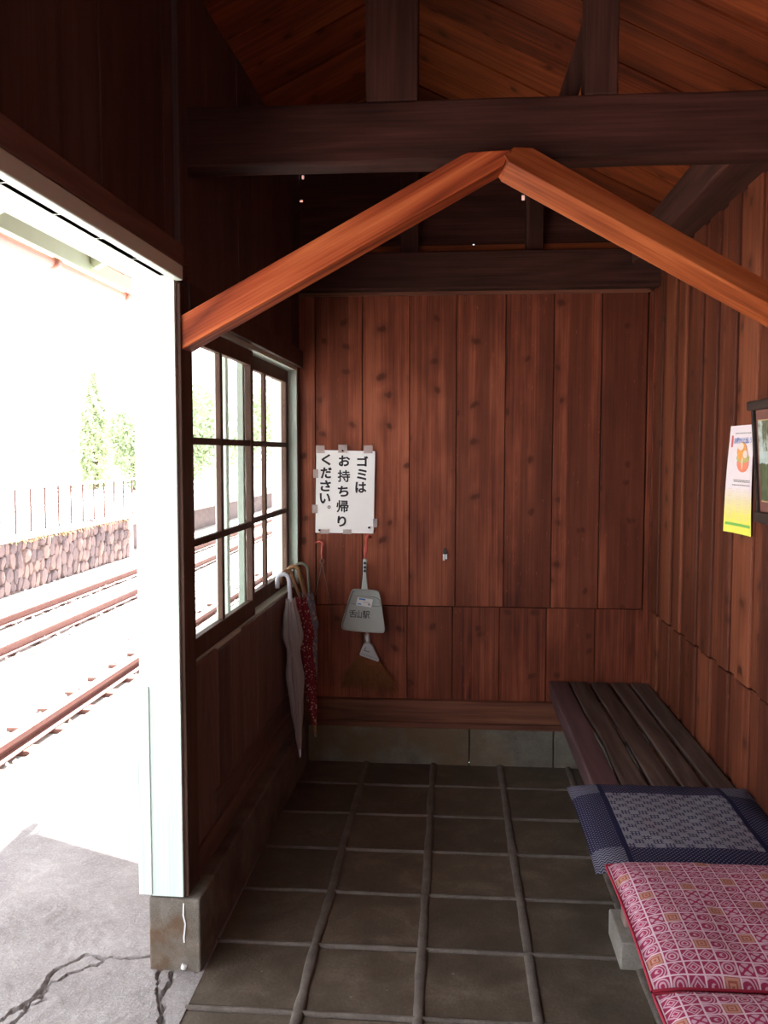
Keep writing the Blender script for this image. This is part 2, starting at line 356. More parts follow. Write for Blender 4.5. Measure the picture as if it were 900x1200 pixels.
def navy_cushion_mat(W_, D_):
    # object origin = cushion centre; x across the bench, y along it
    t = NT('navy patchwork zabuton'); s_ = t.sep(t.obj()); x, y = s_[0], s_[1]
    ax = t.math('ABSOLUTE', x); ay = t.math('ABSOLUTE', y)
    bx, by = W_ / 2 - .095, D_ / 2 - .105
    navy = (.010, .009, .036)
    def dots(p):
        u = t.math('DIVIDE', t.math('ADD', x, y), p); v = t.math('DIVIDE', t.math('SUBTRACT', x, y), p)
        a = t.math('SUBTRACT', t.math('FRACT', u), .5); b = t.math('SUBTRACT', t.math('FRACT', v), .5)
        return t.math('LESS_THAN', t.math('ADD', t.math('MULTIPLY', a, a), t.math('MULTIPLY', b, b)), .06)
    border = t.mix(dots(.0125), navy, (.145, .135, .19))
    zig = t.math('FRACT', t.math('ADD', t.math('DIVIDE', y, .011), t.math('MULTIPLY', t.math('PINGPONG', t.math('DIVIDE', x, .008), 1.0), .9)))
    corner = t.mix(t.math('GREATER_THAN', zig, .45), navy, (.17, .165, .21))
    # woven centre: blocks of dashes
    u = t.math('DIVIDE', x, .052); v = t.math('DIVIDE', y, .046)
    chk = t.math('LESS_THAN', t.math('FRACT', u), .5); chk2 = t.math('LESS_THAN', t.math('FRACT', v), .5)
    par = t.math('ABSOLUTE', t.math('SUBTRACT', chk, chk2))
    h = t.math('GREATER_THAN', t.math('FRACT', t.math('DIVIDE', y, .0095)), .42)
    vv = t.math('GREATER_THAN', t.math('FRACT', t.math('DIVIDE', x, .0095)), .38)
    thin = t.math('GREATER_THAN', t.math('FRACT', t.math('DIVIDE', y, .0052)), .2)
    w = t.math('ADD', t.math('MULTIPLY', par, t.math('MULTIPLY', vv, h)), t.math('MULTIPLY', t.math('SUBTRACT', 1.0, par), thin))
    cen = t.mix(w, (.03, .03, .07), (.235, .225, .265))
    inx = t.math('LESS_THAN', ax, bx); iny = t.math('LESS_THAN', ay, by)
    col = t.mix(t.math('MULTIPLY', inx, iny), border, cen)
    outc = t.math('MULTIPLY', t.math('GREATER_THAN', ax, bx), t.math('GREATER_THAN', ay, by))
    col = t.mix(outc, col, corner)
    seam = t.math('LESS_THAN', t.math('ABSOLUTE', t.math('SUBTRACT', ax, bx)), .007)
    col = t.mix(seam, col, navy)
    t.bump(t.noise(t.obj(), 260, 2), .2, .002)
    return t.fin(col, .85, .15)

# ------------------------------------------------------------------ mesh helpers
class MB:
    def __init__(s): s.v = []; s.f = []; s.b = []; s.mi = []
    def add(s, verts, faces, bid=None, mi=0):
        if bid is None: bid = random.random()
        o = len(s.v); s.v += [tuple(p) for p in verts]
        for f in faces: s.f.append(tuple(i + o for i in f)); s.b.append(bid); s.mi.append(mi)
    def box(s, x0, x1, y0, y1, z0, z1, bid=None, T=None, mi=0):
        p = [(x, y, z) for z in (z0, z1) for y in (y0, y1) for x in (x0, x1)]
        if T: p = [T(*q) for q in p]
        s.add(p, [(0, 2, 3, 1), (4, 5, 7, 6), (0, 1, 5, 4), (2, 6, 7, 3), (0, 4, 6, 2), (1, 3, 7, 5)], bid, mi)
    def bar(s, a, b, w, h, up=(0, 0, 1), bid=None, mi=0):
        a = Vector(a); b = Vector(b); d = (b - a).normalized(); up = Vector(up)
        r = d.cross(up).normalized(); u = r.cross(d).normalized()
        p = [q + r * (i * w / 2) + u * (j * h / 2) for q in (a, b) for i, j in ((-1, -1), (1, -1), (1, 1), (-1, 1))]
        s.add(p, [(0, 1, 2, 3), (7, 6, 5, 4), (0, 4, 5, 1), (1, 5, 6, 2), (2, 6, 7, 3), (3, 7, 4, 0)], bid, mi)
    def prism(s, poly, axis, a, b, bid=None, mi=0):
        n = len(poly)
        def P(u, v, w): return {'x': (w, u, v), 'y': (u, w, v), 'z': (u, v, w)}[axis]
        vs = [P(u, v, a) for u, v in poly] + [P(u, v, b) for u, v in poly]
        s.add(vs, [tuple(range(n))[::-1], tuple(range(n, 2 * n))] + [(i, (i + 1) % n, n + (i + 1) % n, n + i) for i in range(n)], bid, mi)
    def tube(s, pts, rad, n=10, bid=None, cap=True, mi=0):
        pts = [Vector(p) for p in pts]; rad = rad if isinstance(rad, (list, tuple)) else [rad] * len(pts)
        rings = []; t0 = (pts[1] - pts[0]).normalized()
        ref = Vector((0, 0, 1)) if abs(t0.z) < .9 else Vector((1, 0, 0)); nrm = t0.cross(ref).normalized()
        for i, p in enumerate(pts):
            t = (pts[min(i + 1, len(pts) - 1)] - pts[max(i - 1, 0)]).normalized()
            nrm = (nrm - t * nrm.dot(t)).normalized(); bn = t.cross(nrm)
            rings.append([p + (nrm * math.cos(2 * PI * k / n) + bn * math.sin(2 * PI * k / n)) * rad[i] for k in range(n)])
        vs = [q for r in rings for q in r]; fs = []
        for i in range(len(pts) - 1):
            for k in range(n): fs.append((i * n + k, i * n + (k + 1) % n, (i + 1) * n + (k + 1) % n, (i + 1) * n + k))
        if cap: fs += [tuple(range(n))[::-1], tuple(range((len(pts) - 1) * n, len(pts) * n))]
        s.add(vs, fs, bid, mi)
    def build(s, name, mat, parent=None, bevel=0, smooth=False, origin=None, seg=2):
        me = bpy.data.meshes.new(name)
        o3 = Vector(origin) if origin else Vector((0, 0, 0))
        me.from_pydata([Vector(v) - o3 for v in s.v], [], s.f); me.update()
        bm = bmesh.new(); bm.from_mesh(me); bmesh.ops.recalc_face_normals(bm, faces=bm.faces); bm.to_mesh(me); bm.free()
        a = me.attributes.new('bid', 'FLOAT', 'FACE'); a.data.foreach_set('value', s.b)
        for m in (mat if isinstance(mat, (list, tuple)) else [mat]): me.materials.append(m)
        me.polygons.foreach_set('material_index', s.mi)
        if smooth: me.polygons.foreach_set('use_smooth', [True] * len(me.polygons))
        o = bpy.data.objects.new(name, me); C.objects.link(o)
        if parent is not None:
            o.parent = parent; o.location = o3 - world_loc(parent)
        else: o.location = o3
        if bevel:
            b = o.modifiers.new('bevel', 'BEVEL'); b.width = bevel; b.segments = seg; b.limit_method = 'ANGLE'; b.angle_limit = .6
        return o
def world_loc(o):
    v = Vector(o.location)
    while o.parent is not None: o = o.parent; v = v + Vector(o.location)
    return v
def tag(o, label=None, cat=None, group=None, kind=None):
    if label: o['label'] = label
    if cat: o['category'] = cat
    if group: o['group'] = group
    if kind: o['kind'] = kind
    return o
def struct(o, label=None, cat=None): return tag(o, label, cat, kind='structure')
def empty(name, loc, label=None, cat=None, group=None, kind=None):
    o = bpy.data.objects.new(name, None); C.objects.link(o); o.location = loc; o.empty_display_size = .1
    return tag(o, label, cat, group, kind)
def copy_tree(o, parent=None):
    c = o.copy(); C.objects.link(c)
    if parent is not None: c.parent = parent
    for ch in list(o.children): copy_tree(ch, c)
    return c
def glyphs(text, size, offset=0.0, extrude=.0004):
    cu = bpy.data.curves.new('glyph', 'FONT'); cu.body = text; cu.size = size; cu.align_x = 'CENTER'; cu.align_y = 'CENTER'
    cu.offset = offset; cu.extrude = extrude
    o = bpy.data.objects.new('glyph', cu); C.objects.link(o)
    dg = bpy.context.evaluated_depsgraph_get(); me = bpy.data.meshes.new_from_object(o.evaluated_get(dg))
    vs = [v.co.copy() for v in me.vertices]; fs = [tuple(p.vertices) for p in me.polygons]
    bpy.data.objects.remove(o); bpy.data.meshes.remove(me); bpy.data.curves.remove(cu)
    if vs:
        x0 = min(v.x for v in vs); x1 = max(v.x for v in vs); y0 = min(v.y for v in vs); y1 = max(v.y for v in vs)
        c = Vector(((x0 + x1) / 2, (y0 + y1) / 2, 0)); vs = [v - c for v in vs]
    return vs, fs

# ------------------------------------------------------------------ place constants
YB = 4.07           # back wall face
XR = 0.925          # right wall face
X0, Y0, TILT = -0.75, 2.33, 0.0172
def LW(u, n, z):    # left wall frame: u along the wall from the door post, n outward, z up
    return (X0 + TILT * u - n, Y0 + u + TILT * n, z)
RX, RZ, RS = -0.22, 3.07, 0.5            # ridge
def roof_z(x): return RZ - RS * abs(x - RX)
YEND, YREAR = 5.15, -1.9

# ------------------------------------------------------------------ floor
m = MB(); gx = [-.70, -.399, -.080, .2325, .548, .865, 1.0]
gy = [2.166 + .3175 * k for k in range(-13, 6)]; gy = [g for g in gy if g < 4.0] + [4.075]
m.box(-.70, 1.0, YREAR, 4.08, -.06, -.010, mi=1)
for i in range(len(gx) - 1):
    for j in range(len(gy) - 1):
        g = .010
        x0 = gx[i] + (g if i else 0); x1 = gx[i + 1] - g; y0 = gy[j] + g; y1 = gy[j + 1] - g
        n = 4; vs = []; fs = []
        dz = random.uniform(-.0015, .0015); a = random.uniform(-.004, .004); b = random.uniform(-.004, .004)
        vs = [(x0, y0, -.02), (x1, y0, -.02), (x1, y1, -.02), (x0, y1, -.02)] + [(x, y, dz - .002 + a * (x - x0) + b * (y - y0)) for x, y in ((x0 + .004, y0 + .004), (x1 - .004, y0 + .004), (x1 - .004, y1 - .004), (x0 + .004, y1 - .004))]
        m.add(vs, [(4, 5, 6, 7), (0, 1, 5, 4), (1, 2, 6, 5), (2, 3, 7, 6), (3, 0, 4, 7)])
floor = struct(m.build('floor', [M['tile'], M['bed']]), 'floor of dark square tiles with raised mortar joints', 'floor')
def wob(a, b, n, w, h, axis):
    """half round mortar bead with a slightly wandering edge"""
    vs = []; fs = []; K = 6
    for i in range(n + 1):
        t = a[axis] + (b[axis] - a[axis]) * i / n
        c = a[1 - axis] + noise.noise((t * 3, a[1 - axis] * 7, 1)) * .004
        ww = w * (1 + .3 * noise.noise((t * 9, a[1 - axis] * 5, 4))); hh = h * (1 + .5 * noise.noise((t * 13, a[1 - axis] * 3, 9)))
        for k in range(K + 1):
            an = PI * k / K; q = [0, 0]; q[axis] = t; q[1 - axis] = c - math.cos(an) * ww / 2
            vs.append((q[0], q[1], -.008 + math.sin(an) ** .7 * (hh + .008)))
    for i in range(n):
        for k in range(K): fs.append((i * (K + 1) + k, i * (K + 1) + k + 1, (i + 1) * (K + 1) + k + 1, (i + 1) * (K + 1) + k))
    return vs, fs
m = MB()
for x in gx[1:6]: m.add(*wob((x, YREAR), (x, 4.07), 200, .034, .006, 1))
for y in gy[:-1]: m.add(*wob((-.70, y), (.93, y), 70, .017, .004, 0))
m.build('grout', M['grout'], floor, smooth=True)

# ------------------------------------------------------------------ platform
def seg_d(p, a, b):
    ax, ay = a; bx, by = b; dx, dy = bx - ax, by - ay
    t = max(0, min(1, ((p[0] - ax) * dx + (p[1] - ay) * dy) / (dx * dx + dy * dy)))
    return math.hypot(p[0] - ax - t * dx, p[1] - ay - t * dy)
def gp(px, py):      # photo pixel -> ground point
    d = _f + _r * ((px - 450) / FPX) - _u * ((py - 600) / FPX); k = -H / d.z; return (d.x * k, d.y * k)
cracks = [([(0, 1198), (22, 1180), (45, 1166), (66, 1137), (100, 1121), (140, 1124), (180, 1119)], .003),
          ([(12, 1190), (50, 1172), (60, 1150), (88, 1140), (122, 1128)], .0022),
          ([(60, 1150), (40, 1172), (14, 1200)], .0028),
          ([(178, 1120), (190, 1135), (184, 1150), (190, 1180), (186, 1215)], .0024),
          ([(206, 1135), (201, 1148), (190, 1165), (193, 1190), (186, 1210)], .003),
          ([(225, 1127), (231, 1138)], .003)]
cr = []
for pts, w in cracks:
    q = [gp(*p) for p in pts]; q2 = []
    for a, b in zip(q, q[1:]):
        for k in range(4): q2.append((a[0] + (b[0] - a[0]) * k / 4 + random.uniform(-.008, .008), a[1] + (b[1] - a[1]) * k / 4 + random.uniform(-.008, .008)))
    q2.append(q[-1]); cr.append((q2, w))
m = MB(); px0, px1, py0, py1 = -1.62, -.695, 1.8, 2.7; st = .0045
nx = int((px1 - px0) / st); ny = int((py1 - py0) / st)
segs = [(a, b, w) for q, w in cr for a, b in zip(q, q[1:])]
vs = []
for j in range(ny + 1):
    for i in range(nx + 1):
        x = px0 + (px1 - px0) * i / nx; y = py0 + (py1 - py0) * j / ny
        e = min(x - px0, px1 - x, y - py0, py1 - y) / .05; e = max(0, min(1, e))
        z = .004 * noise.noise((x * 7, y * 7, 0)) + .0025 * noise.noise((x * 31, y * 31, 3))
        dz = 0
        for a, b, w in segs:
            if abs(x - a[0]) < .12 and abs(y - a[1]) < .12:
                d = seg_d((x, y), a, b); ww = w * (1 + .9 * noise.noise((x * 38, y * 38, 5)))
                if d < ww * 2.2: dz = max(dz, min(1, (ww * 2.2 - d) / (ww * 1.4)) * .016)
        vs.append((x, y, z * e - dz * (1 if i else 0)))
fs = [(j * (nx + 1) + i, j * (nx + 1) + i + 1, (j + 1) * (nx + 1) + i + 1, (j + 1) * (nx + 1) + i) for j in range(ny) for i in range(nx)]
m.add(vs, fs, .5)
for a in ((-2.05, px0, -6, 60), (px0, px1, -6, py0), (px0, px1, py1, 60), (px1, 3.0, 4.06, 60)):
    m.add([(a[0], a[2], 0), (a[1], a[2], 0), (a[1], a[3], 0), (a[0], a[3], 0)], [(0, 1, 2, 3)], .5)
m.add([(-2.05, -6, 0), (-2.05, 60, 0), (-2.05, 60, -1.5), (-2.05, -6, -1.5)], [(0, 1, 2, 3)], .5)
struct(m.build('platform', M['platform'], smooth=False), 'cracked grey concrete platform outside the doorway', 'platform')

# ------------------------------------------------------------------ back wall
upper = [-.76, -.645, -.422, -.201, .017, .242, .461, .678, .882]
lower = [-.76, -.649, -.423, -.210, .004, .225, .444, .669, .890]
m = MB()
for a, b in zip(upper, upper[1:]):
    o = random.uniform(0, .003); m.box(a + .0022, b - .0022, YB - o, YB + .02, .748, 2.24)
for a, b in zip(lower, lower[1:]):
    o = random.uniform(0, .003); m.box(a + .002, b - .002, YB + .004 - o, YB + .02, .29, .744)
m.box(-.8, XR, YB + .018, YB + .03, .0, 2.3, .1)
m.box(.886, .905, YB - .012, YB + .02, .29, 2.3, .25)       # corner strip
m.box(.905, .93, YB - .03, YB + .02, .29, 2.3, .15)
wb = struct(m.build('wall_back', M['wall'], bevel=.0015, seg=1), 'back wall of reddish vertical cedar boards', 'wall')
# gable above: horizontal boards with the few small holes that let daylight through
holes = [(-.708, 2.757, .006, .010), (-.717, 2.648, .009, .005), (.316, 2.641, .007, .012), (.318, 2.600, .0025, .04), (.091, 2.433, .004, .004)]
m = MB(); z = 2.30
while z < 3.1:
    z1 = z + .118
    xs = {-.80, 1.05}
    hs = [h for h in holes if h[1] + h[3] > z and h[1] - h[3] < z1]
    for h in hs: xs |= {h[0] - h[2], h[0] + h[2]}
    xs |= {-.5 + .31 * k for k in range(5)}
    xs = sorted(xs); b_ = random.random()
    for a, c in zip(xs, xs[1:]):
        hit = [h for h in hs if abs((a + c) / 2 - h[0]) < h[2]]
        parts = [(z, z1 + .0005)]
        if hit:
            h = hit[0]; parts = [(z, max(z, h[1] - h[3])), (min(z1, h[1] + h[3]), z1)]
        for p0, p1 in parts:
            if p1 - p0 > .001: m.box(a, c, 4.115, 4.13, p0, p1, b_)
    z = z1
gab = m.build('gable', M['beam'], wb)
m = MB(); m.box(-.76, .93, 3.985, 4.07, 2.211, 2.378, .3)
tag(m.build('wall_plate_beam', M['beam'], bevel=.006), 'dark horizontal beam on top of the back wall boards', 'beam')
m = MB(); m.box(-.76, .93, 4.085, 4.11, 2.36, 2.425, .7); m.build('gable_strip', M['brace_dark'], wb)
m = MB(); m.box(-.75, .90, YB - .012, YB + .0, 2.196, 2.211, .5); m.build('head_moulding', M['sill'], wb)
for i, (a, b, lab) in enumerate([(-.243, -.161, 'short dark stud above the back wall beam, left one'), (.325, .402, 'short dark stud above the back wall beam, right one')]):
    m = MB(); m.box(a, b, 4.02, 4.10, 2.378, roof_z(max(abs(a), abs(b))) + .02, .2 + i * .3)
    tag(m.build('gable_stud', M['post_z'], bevel=.004), lab, 'stud', 'short studs above the back wall beam')
# timber sill and concrete foundation
m = MB(); m.box(-.73, XR, YB - .028, YB + .03, .185, .298, .4); m.box(-.73, XR, YB - .044, YB + .03, .165, .196, .9)
struct(m.build('trim_1', M['sill'], bevel=.006), 'worn reddish timber sill along the foot of the back wall', 'sill')
m = MB()
for a, b in ((-.73, .086), (.090, .478), (.482, XR)): m.box(a, b, YB - .046, YB + .06, -.02, .172)
struct(m.build('baseboard_back', M['curb'], bevel=.005), 'concrete foundation course under the back wall', 'foundation')

# ------------------------------------------------------------------ right wall
m = MB(); y = YREAR; k = 0
while y < YB:
    w = random.uniform(.085, .115); y1 = min(YB + .01, y + w); o = .011 if k % 2 else .0
    m.box(XR - o, XR + .02, y - (.012 if k % 2 else 0), y1 + (.012 if k % 2 else 0), .745, 2.75)
    m.box(XR - o + .004, XR + .02, y - (.012 if k % 2 else 0), y1 + (.012 if k % 2 else 0), .02, .739)
    y = y1; k += 1
m.box(XR + .018, XR + .03, YREAR, YB + .1, 0, 2.8, .1)
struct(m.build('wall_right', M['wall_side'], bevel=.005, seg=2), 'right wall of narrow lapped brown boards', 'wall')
m = MB(); m.box(.785, .935, 2.488, 3.985, 2.305, 2.43, .4)
tag(m.build('wall_plate_beam', M['beam_y'], bevel=.008), 'dark beam running along the top of the right wall', 'beam')

# ------------------------------------------------------------------ left wall (dado, window opening, upper boards, lintel)
WU0, WU1, SILL, HEAD = .10, 1.70, .853, 1.855
THK = .125
m = MB(); u = .0
while u < 1.75:
    w = random.uniform(.16, .2); u1 = min(1.76, u + w)
    m.box(max(u, .1) + .001, u1 - .001, random.uniform(-.002, .002), .012, .2, SILL - .004 - (.012 if .2 < u < .6 else 0), T=LW); u = u1
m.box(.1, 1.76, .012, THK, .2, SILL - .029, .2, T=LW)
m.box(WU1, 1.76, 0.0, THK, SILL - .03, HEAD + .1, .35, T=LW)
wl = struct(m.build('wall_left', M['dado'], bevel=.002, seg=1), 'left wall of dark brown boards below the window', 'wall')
m = MB(); u = -4.3
while u < 1.76:
    w = random.uniform(.17, .21); u1 = min(1.77, u + w)
    z0 = 1.935 if u1 < .08 else HEAD + .085
    m.box(u + .001, u1 - .001, random.uniform(-.002, .002), .018, z0, 2.85, T=LW); u = u1
m.box(-4.3, 1.77, .018, THK - .02, 1.99, 2.86, .3, T=LW)
m.box(.07, 1.77, -.018, THK, HEAD + .012, HEAD + .09, .6, T=LW)      # window head board
m.box(.0, .07, -.016, .02, 1.99, 2.83, .8, T=LW)                     # upper post face
m.box(-4.3, -3.6, -.002, THK, 0, 2.0, .3, T=LW)
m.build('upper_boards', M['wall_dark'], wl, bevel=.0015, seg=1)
m = MB(); m.box(.03, 1.72, -.012, .03, .22, .30, .4, T=LW); m.box(.3, 1.72, -.006, .02, .32, .40, .6, T=LW)
struct(m.build('trim_2', M['sill_y'], bevel=.006), 'dark timber sill along the foot of the left wall', 'sill')
m = MB(); m.box(-3.7, -.001, -.022, THK - .02, 1.935, 1.975, .4, T=LW)
struct(m.build('trim_3', M['mint_plain'], bevel=.004), 'pale green painted lintel over the doorway', 'lintel')
m = MB(); m.box(-3.7, .0, -.024, .0, 1.9755, 2.03, .4, T=LW)
struct(m.build('trim_4', M['sill_y'], bevel=.003), 'dark timber trim above the doorway', 'trim')

# concrete curb with plinth at its front end
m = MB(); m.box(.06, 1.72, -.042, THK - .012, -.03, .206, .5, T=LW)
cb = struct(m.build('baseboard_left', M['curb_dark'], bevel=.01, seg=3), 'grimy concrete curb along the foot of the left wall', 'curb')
m = MB(); m.box(-.01, .14, -.046, THK - .022, -.03, .212, .5, T=LW)
pl = m.build('plinth', M['plinth'], cb, bevel=.006, seg=3); pl['label'] = 'concrete plinth block under the pale green post'
m = MB()
for a, b in zip([(.0, .2), (.002, .165), (-.004, .14), (.001, .1)], [(.002, .165), (-.004, .14), (.001, .1), (.0, .085)]):
    m.bar(LW(-.0108, a[0], a[1]), LW(-.0108, b[0], b[1]), .0035, .004, (1, 0, 0))
m.tube([LW(-.0108, .0, .02), LW(-.0108, .004, .008)], .008, 8)
dp = m.build('paint_drip', M['white'], pl); dp['label'] = 'white paint drip'

# mint door post
m = MB()
m.box(-.012, .0, .0, .092, .218, 1.985, .4, T=LW); m.box(-.008, .05, .002, THK - .006, .218, 1.985, .2, T=LW)
m.box(-.016, .05, .09, THK + .003, .222, .82, .7, T=LW)
post = tag(m.build('door_post', M['mint'], bevel=.0015, seg=2), 'peeling pale mint doorway post on a concrete plinth', 'post')
m = MB(); m.box(.0, .10, -.012, .004, .215, 1.93, .3, T=LW); m.box(.05, .1, .004, THK - .01, .215, 1.93, .3, T=LW)
pp = m.build('inner_face', M['sash'], post, bevel=.003); pp['label'] = 'bare brown inner face of the post'

# window: reveal, two sliding sashes of six panes, outer mullion
win = empty('window_1', LW(.9, .05, SILL), 'window of two sliding sashes with small panes', 'window', kind='structure')
m = MB()
m.box(WU1 - .012, WU1, .004, THK, SILL, HEAD, T=LW); m.box(.10, .122, .06, THK, SILL, HEAD, T=LW)
m.box(.10, WU1, .004, THK, HEAD - .004, HEAD + .014, T=LW)
m.box(.10, WU1, .010, THK + .03, SILL - .028, SILL, T=LW)
m.build('reveal', M['mint_plain'], win, bevel=.002)
def sash(u0, u1, n0, n1, cols, lab):
    s = MB(); zb, zt = SILL + .002, HEAD - .006; sw = .052; sl, sr = (.05, .034) if n0 < .03 else (.03, .05)
    s.box(u0, u0 + sl, n0, n1, zb, zt, .2, T=LW, mi=0 if n0 < .03 else 1); s.box(u1 - sr, u1, n0, n1, zb, zt, .4, T=LW)
    s.box(u0 + sl, u1 - sr, n0 + .001, n1 - .001, zb, zb + .062, .6, T=LW); s.box(u0 + sl, u1 - sr, n0 + .001, n1 - .001, zt - .055, zt, .7, T=LW)
    um = u0 + sl + (u1 - sr - u0 - sl) * .47; zg0, zg1 = zb + .062, zt - .055
    z1, z2 = zg0 + (zg1 - zg0) * .325, zg0 + (zg1 - zg0) * .672
    s.box(um - .013, um + .013, n0 + .003, n1 - .003, zg0, zg1, .5, T=LW)
    for zz in (z1, z2): s.box(u0 + sl, u1 - sr, n0 + .004, n1 - .004, zz - .011, zz + .011, .3, T=LW)
    o = s.build('sash', [M['sash'], M['mint_plain']], win, bevel=.002, seg=1); o['label'] = lab
    zs = [zg0, z1, z2, zg1]; us = [u0 + sl, um, u1 - sr]
    for a, b in zip(zs, zs[1:]):
        for c, d in zip(us, us[1:]):
            g = MB(); nm = (n0 + n1) / 2
            g.box(c, d, nm - .0015, nm + .0015, a, b, T=LW); g.build('pane', M['glass'], o)
sash(.10, .895, .012, .036, 2, 'inner sliding sash, nearer the doorway')
sash(.865, WU1 - .012, .044, .068, 2, 'outer sliding sash, by the back wall')
m = MB(); m.box(.80, .835, .09, THK + .01, SILL, HEAD, T=LW); m.build('mullion', M['mint_plain'], win, bevel=.003)

# ------------------------------------------------------------------ roof
m = MB(); y = 2.631 - .236 * 20; XE_L, XE_R = -1.66, 1.7
while y < YEND:
    w = .236; y1 = min(YEND, y + w)
    for sx, xe in ((-1, XE_L), (1, XE_R)):
        o = random.uniform(0, .008); b_ = random.random(); g = .0045
        p = [(RX, y + g, RZ - o), (RX, y1 - g, RZ - o), (xe, y1 - g, roof_z(xe) - o), (xe, y + g, roof_z(xe) - o)]
        q = [(a, b, c + .018) for a, b, c in p]
        m.add(p + q, [(0, 1, 2, 3), (7, 6, 5, 4), (0, 4, 5, 1), (1, 5, 6, 2), (2, 6, 7, 3), (3, 7, 4, 0)], b_)
    y = y1
ceil = struct(m.build('ceiling', M['roof']), 'pitched roof underside of orange brown boards', 'roof')
m = MB()
m.prism([(XE_L - .02, roof_z(XE_L) + .01), (RX, RZ + .02), (XE_R, roof_z(XE_R) + .02), (XE_R, roof_z(XE_R) + .07), (RX, RZ + .07), (XE_L - .02, roof_z(XE_L) + .06)], 'y', YREAR - .2, YEND)
m.build('roofing', M['house_roof'], ceil)
m = MB(); m.box(-1.665, -1.64, YREAR - .2, YEND - .02, 2.285, 2.41, .5); m.build('fascia', M['mint_eave'], ceil, bevel=.003)
m = MB()
for yy in (-1.5, -.6, .3, 1.2, 2.1, 3.0, 3.9): m.bar((-.84, yy, roof_z(-.84) - .035), (-1.64, yy, roof_z(-1.64) - .03), .05, .06)
m.build('rafter_ends', M['mint_eave'], ceil)
# gutter on the eave
gt = empty('gutter', (-1.70, 2.0, 2.275), 'thin reddish gutter pipe along the left eave outside', 'gutter')
m = MB(); m.tube([(-1.70, YREAR - .2, 2.285), (-1.70, 5.15, 2.272)], .026, 14); m.build('pipe', M['copper'], gt, smooth=True)
for yy in (2.0, 2.8, 3.6, 4.4, 5.06):
    m = MB(); m.tube([(-1.70, yy, 2.279), (-1.70, yy + .06, 2.279)], .031, 14); m.build('joint_ring', M['copper'], gt, smooth=True)

# rear wall of the building behind the viewer
m = MB(); x = -.80
while x < .95:
    x1 = min(.95, x + .175)
    if x > -.3 and x1 < .6: m.box(x + .001, x1 - .001, YREAR - .02, YREAR, 0, .95); m.box(x + .001, x1 - .001, YREAR - .02, YREAR, 1.95, 3.05)  # gap added in this unseen wall to let more light in
    else: m.box(x + .001, x1 - .001, YREAR - .02, YREAR, 0, 3.05)
    x += .175
struct(m.build('wall_rear', M['wall_side']), 'board wall at the other end of the shelter', 'wall')

# ------------------------------------------------------------------ roof timbers
m = MB(); rnd = random.Random(3); n = 24
for i in range(n):
    pass
vs = []; fs = []
for i in range(n + 1):
    x = -.765 + (1.70) * i / n
    jt = lambda k: .0035 * noise.noise((x * 4, k * 9.1, 2))
    vs += [(x, 2.40 + jt(0), 2.258 + jt(1)), (x, 2.49, 2.256 + jt(2)), (x, 2.49, 2.42 + jt(3)), (x, 2.40 + jt(4), 2.419 + jt(5))]
for i in range(n):
    for k in range(4): fs.append((i * 4 + k, i * 4 + (k + 1) % 4, i * 4 + 4 + (k + 1) % 4, i * 4 + 4 + k))
fs += [(3, 2, 1, 0), (n * 4, n * 4 + 1, n * 4 + 2, n * 4 + 3)]
m.add(vs, fs, .6)
tag(m.build('tie_beam', M['beam'], bevel=.007), 'heavy dark tie beam spanning the room above the orange braces', 'beam')
m = MB(); m.prism([(-.241, 2.419), (-.099, 2.419), (-.099, roof_z(-.099) + .02), (-.22, RZ + .02), (-.241, roof_z(-.241) + .02)], 'y', 2.405, 2.485, .2)
tag(m.build('roof_post', M['post_z'], bevel=.005), 'wide dark king post on the tie beam under the ridge', 'post')
m = MB(); m.prism([(.342, 2.418), (.430, 2.418), (.430, roof_z(.43) + .02), (.342, roof_z(.342) + .02)], 'y', 2.402, 2.47, .7)
tag(m.build('roof_post', M['post_z'], bevel=.005), 'dark upright post on the right part of the tie beam', 'post')
m = MB(); m.bar((.292, 2.515, 2.39), (.42, 2.515, 2.80), .05, .085, (0, 1, 0), .4)
tag(m.build('roof_strut', M['post_z'], bevel=.004), 'leaning dark strut just behind the right roof post', 'strut')

def brace(name, A, B, w_up, y0, y1, mat, lab, endA=None):
    """A, B: lower edge ends (x,z); w_up: vertical height of the section"""
    s = MB(); ang = math.atan2(B[1] - A[1], B[0] - A[0]); L = math.hypot(B[0] - A[0], B[1] - A[1])
    return s, ang, L
# left brace: built along its own x axis so the grain follows it
def brace_obj(name, poly, yd, ang, mat, lab):
    s = MB(); s.prism(poly, 'y', -yd / 2, yd / 2, .37)
    o = s.build(name, mat, bevel=.003); o.rotation_euler = (0, -ang, 0)
    return tag(o, lab, 'brace', 'orange brown braces under the tie beam')
def to_local(pts, org, ang):
    c, s_ = math.cos(-ang), math.sin(-ang)
    return [((x - org[0]) * c - (z - org[1]) * s_, (x - org[0]) * s_ + (z - org[1]) * c) for x, z in pts]
pL = [(-.757, 1.835), (-.757, 1.748), (-.735, 1.755), (.128, 2.222), (.150, 2.262), (.035, 2.258), (.020, 2.252)]
aL = math.atan2(2.222 - 1.755, .128 + .735); oL = (-.3, 2.03)
b1 = brace_obj('roof_brace', to_local(pL, oL, aL), .088, aL, M['brace'], 'bright orange brace rising from the pale green post to the tie beam')
b1.location = (oL[0], 2.384, oL[1])
m = MB(); m.add([(-.757, 2.3385, 1.84), (-.742, 2.3385, 1.85), (-.747, 2.3385, 1.815), (-.744, 2.3385, 1.80), (-.752, 2.3385, 1.77), (-.757, 2.3385, 1.75)], [(0, 1, 2, 3, 4, 5)])
vs = list(m.v); m = MB(); m.add(vs + [(x, y + .004, z) for x, y, z in vs], [(0, 1, 2, 3, 4, 5), (11, 10, 9, 8, 7, 6)] + [(i, (i + 1) % 6, 6 + (i + 1) % 6, 6 + i) for i in range(6)])
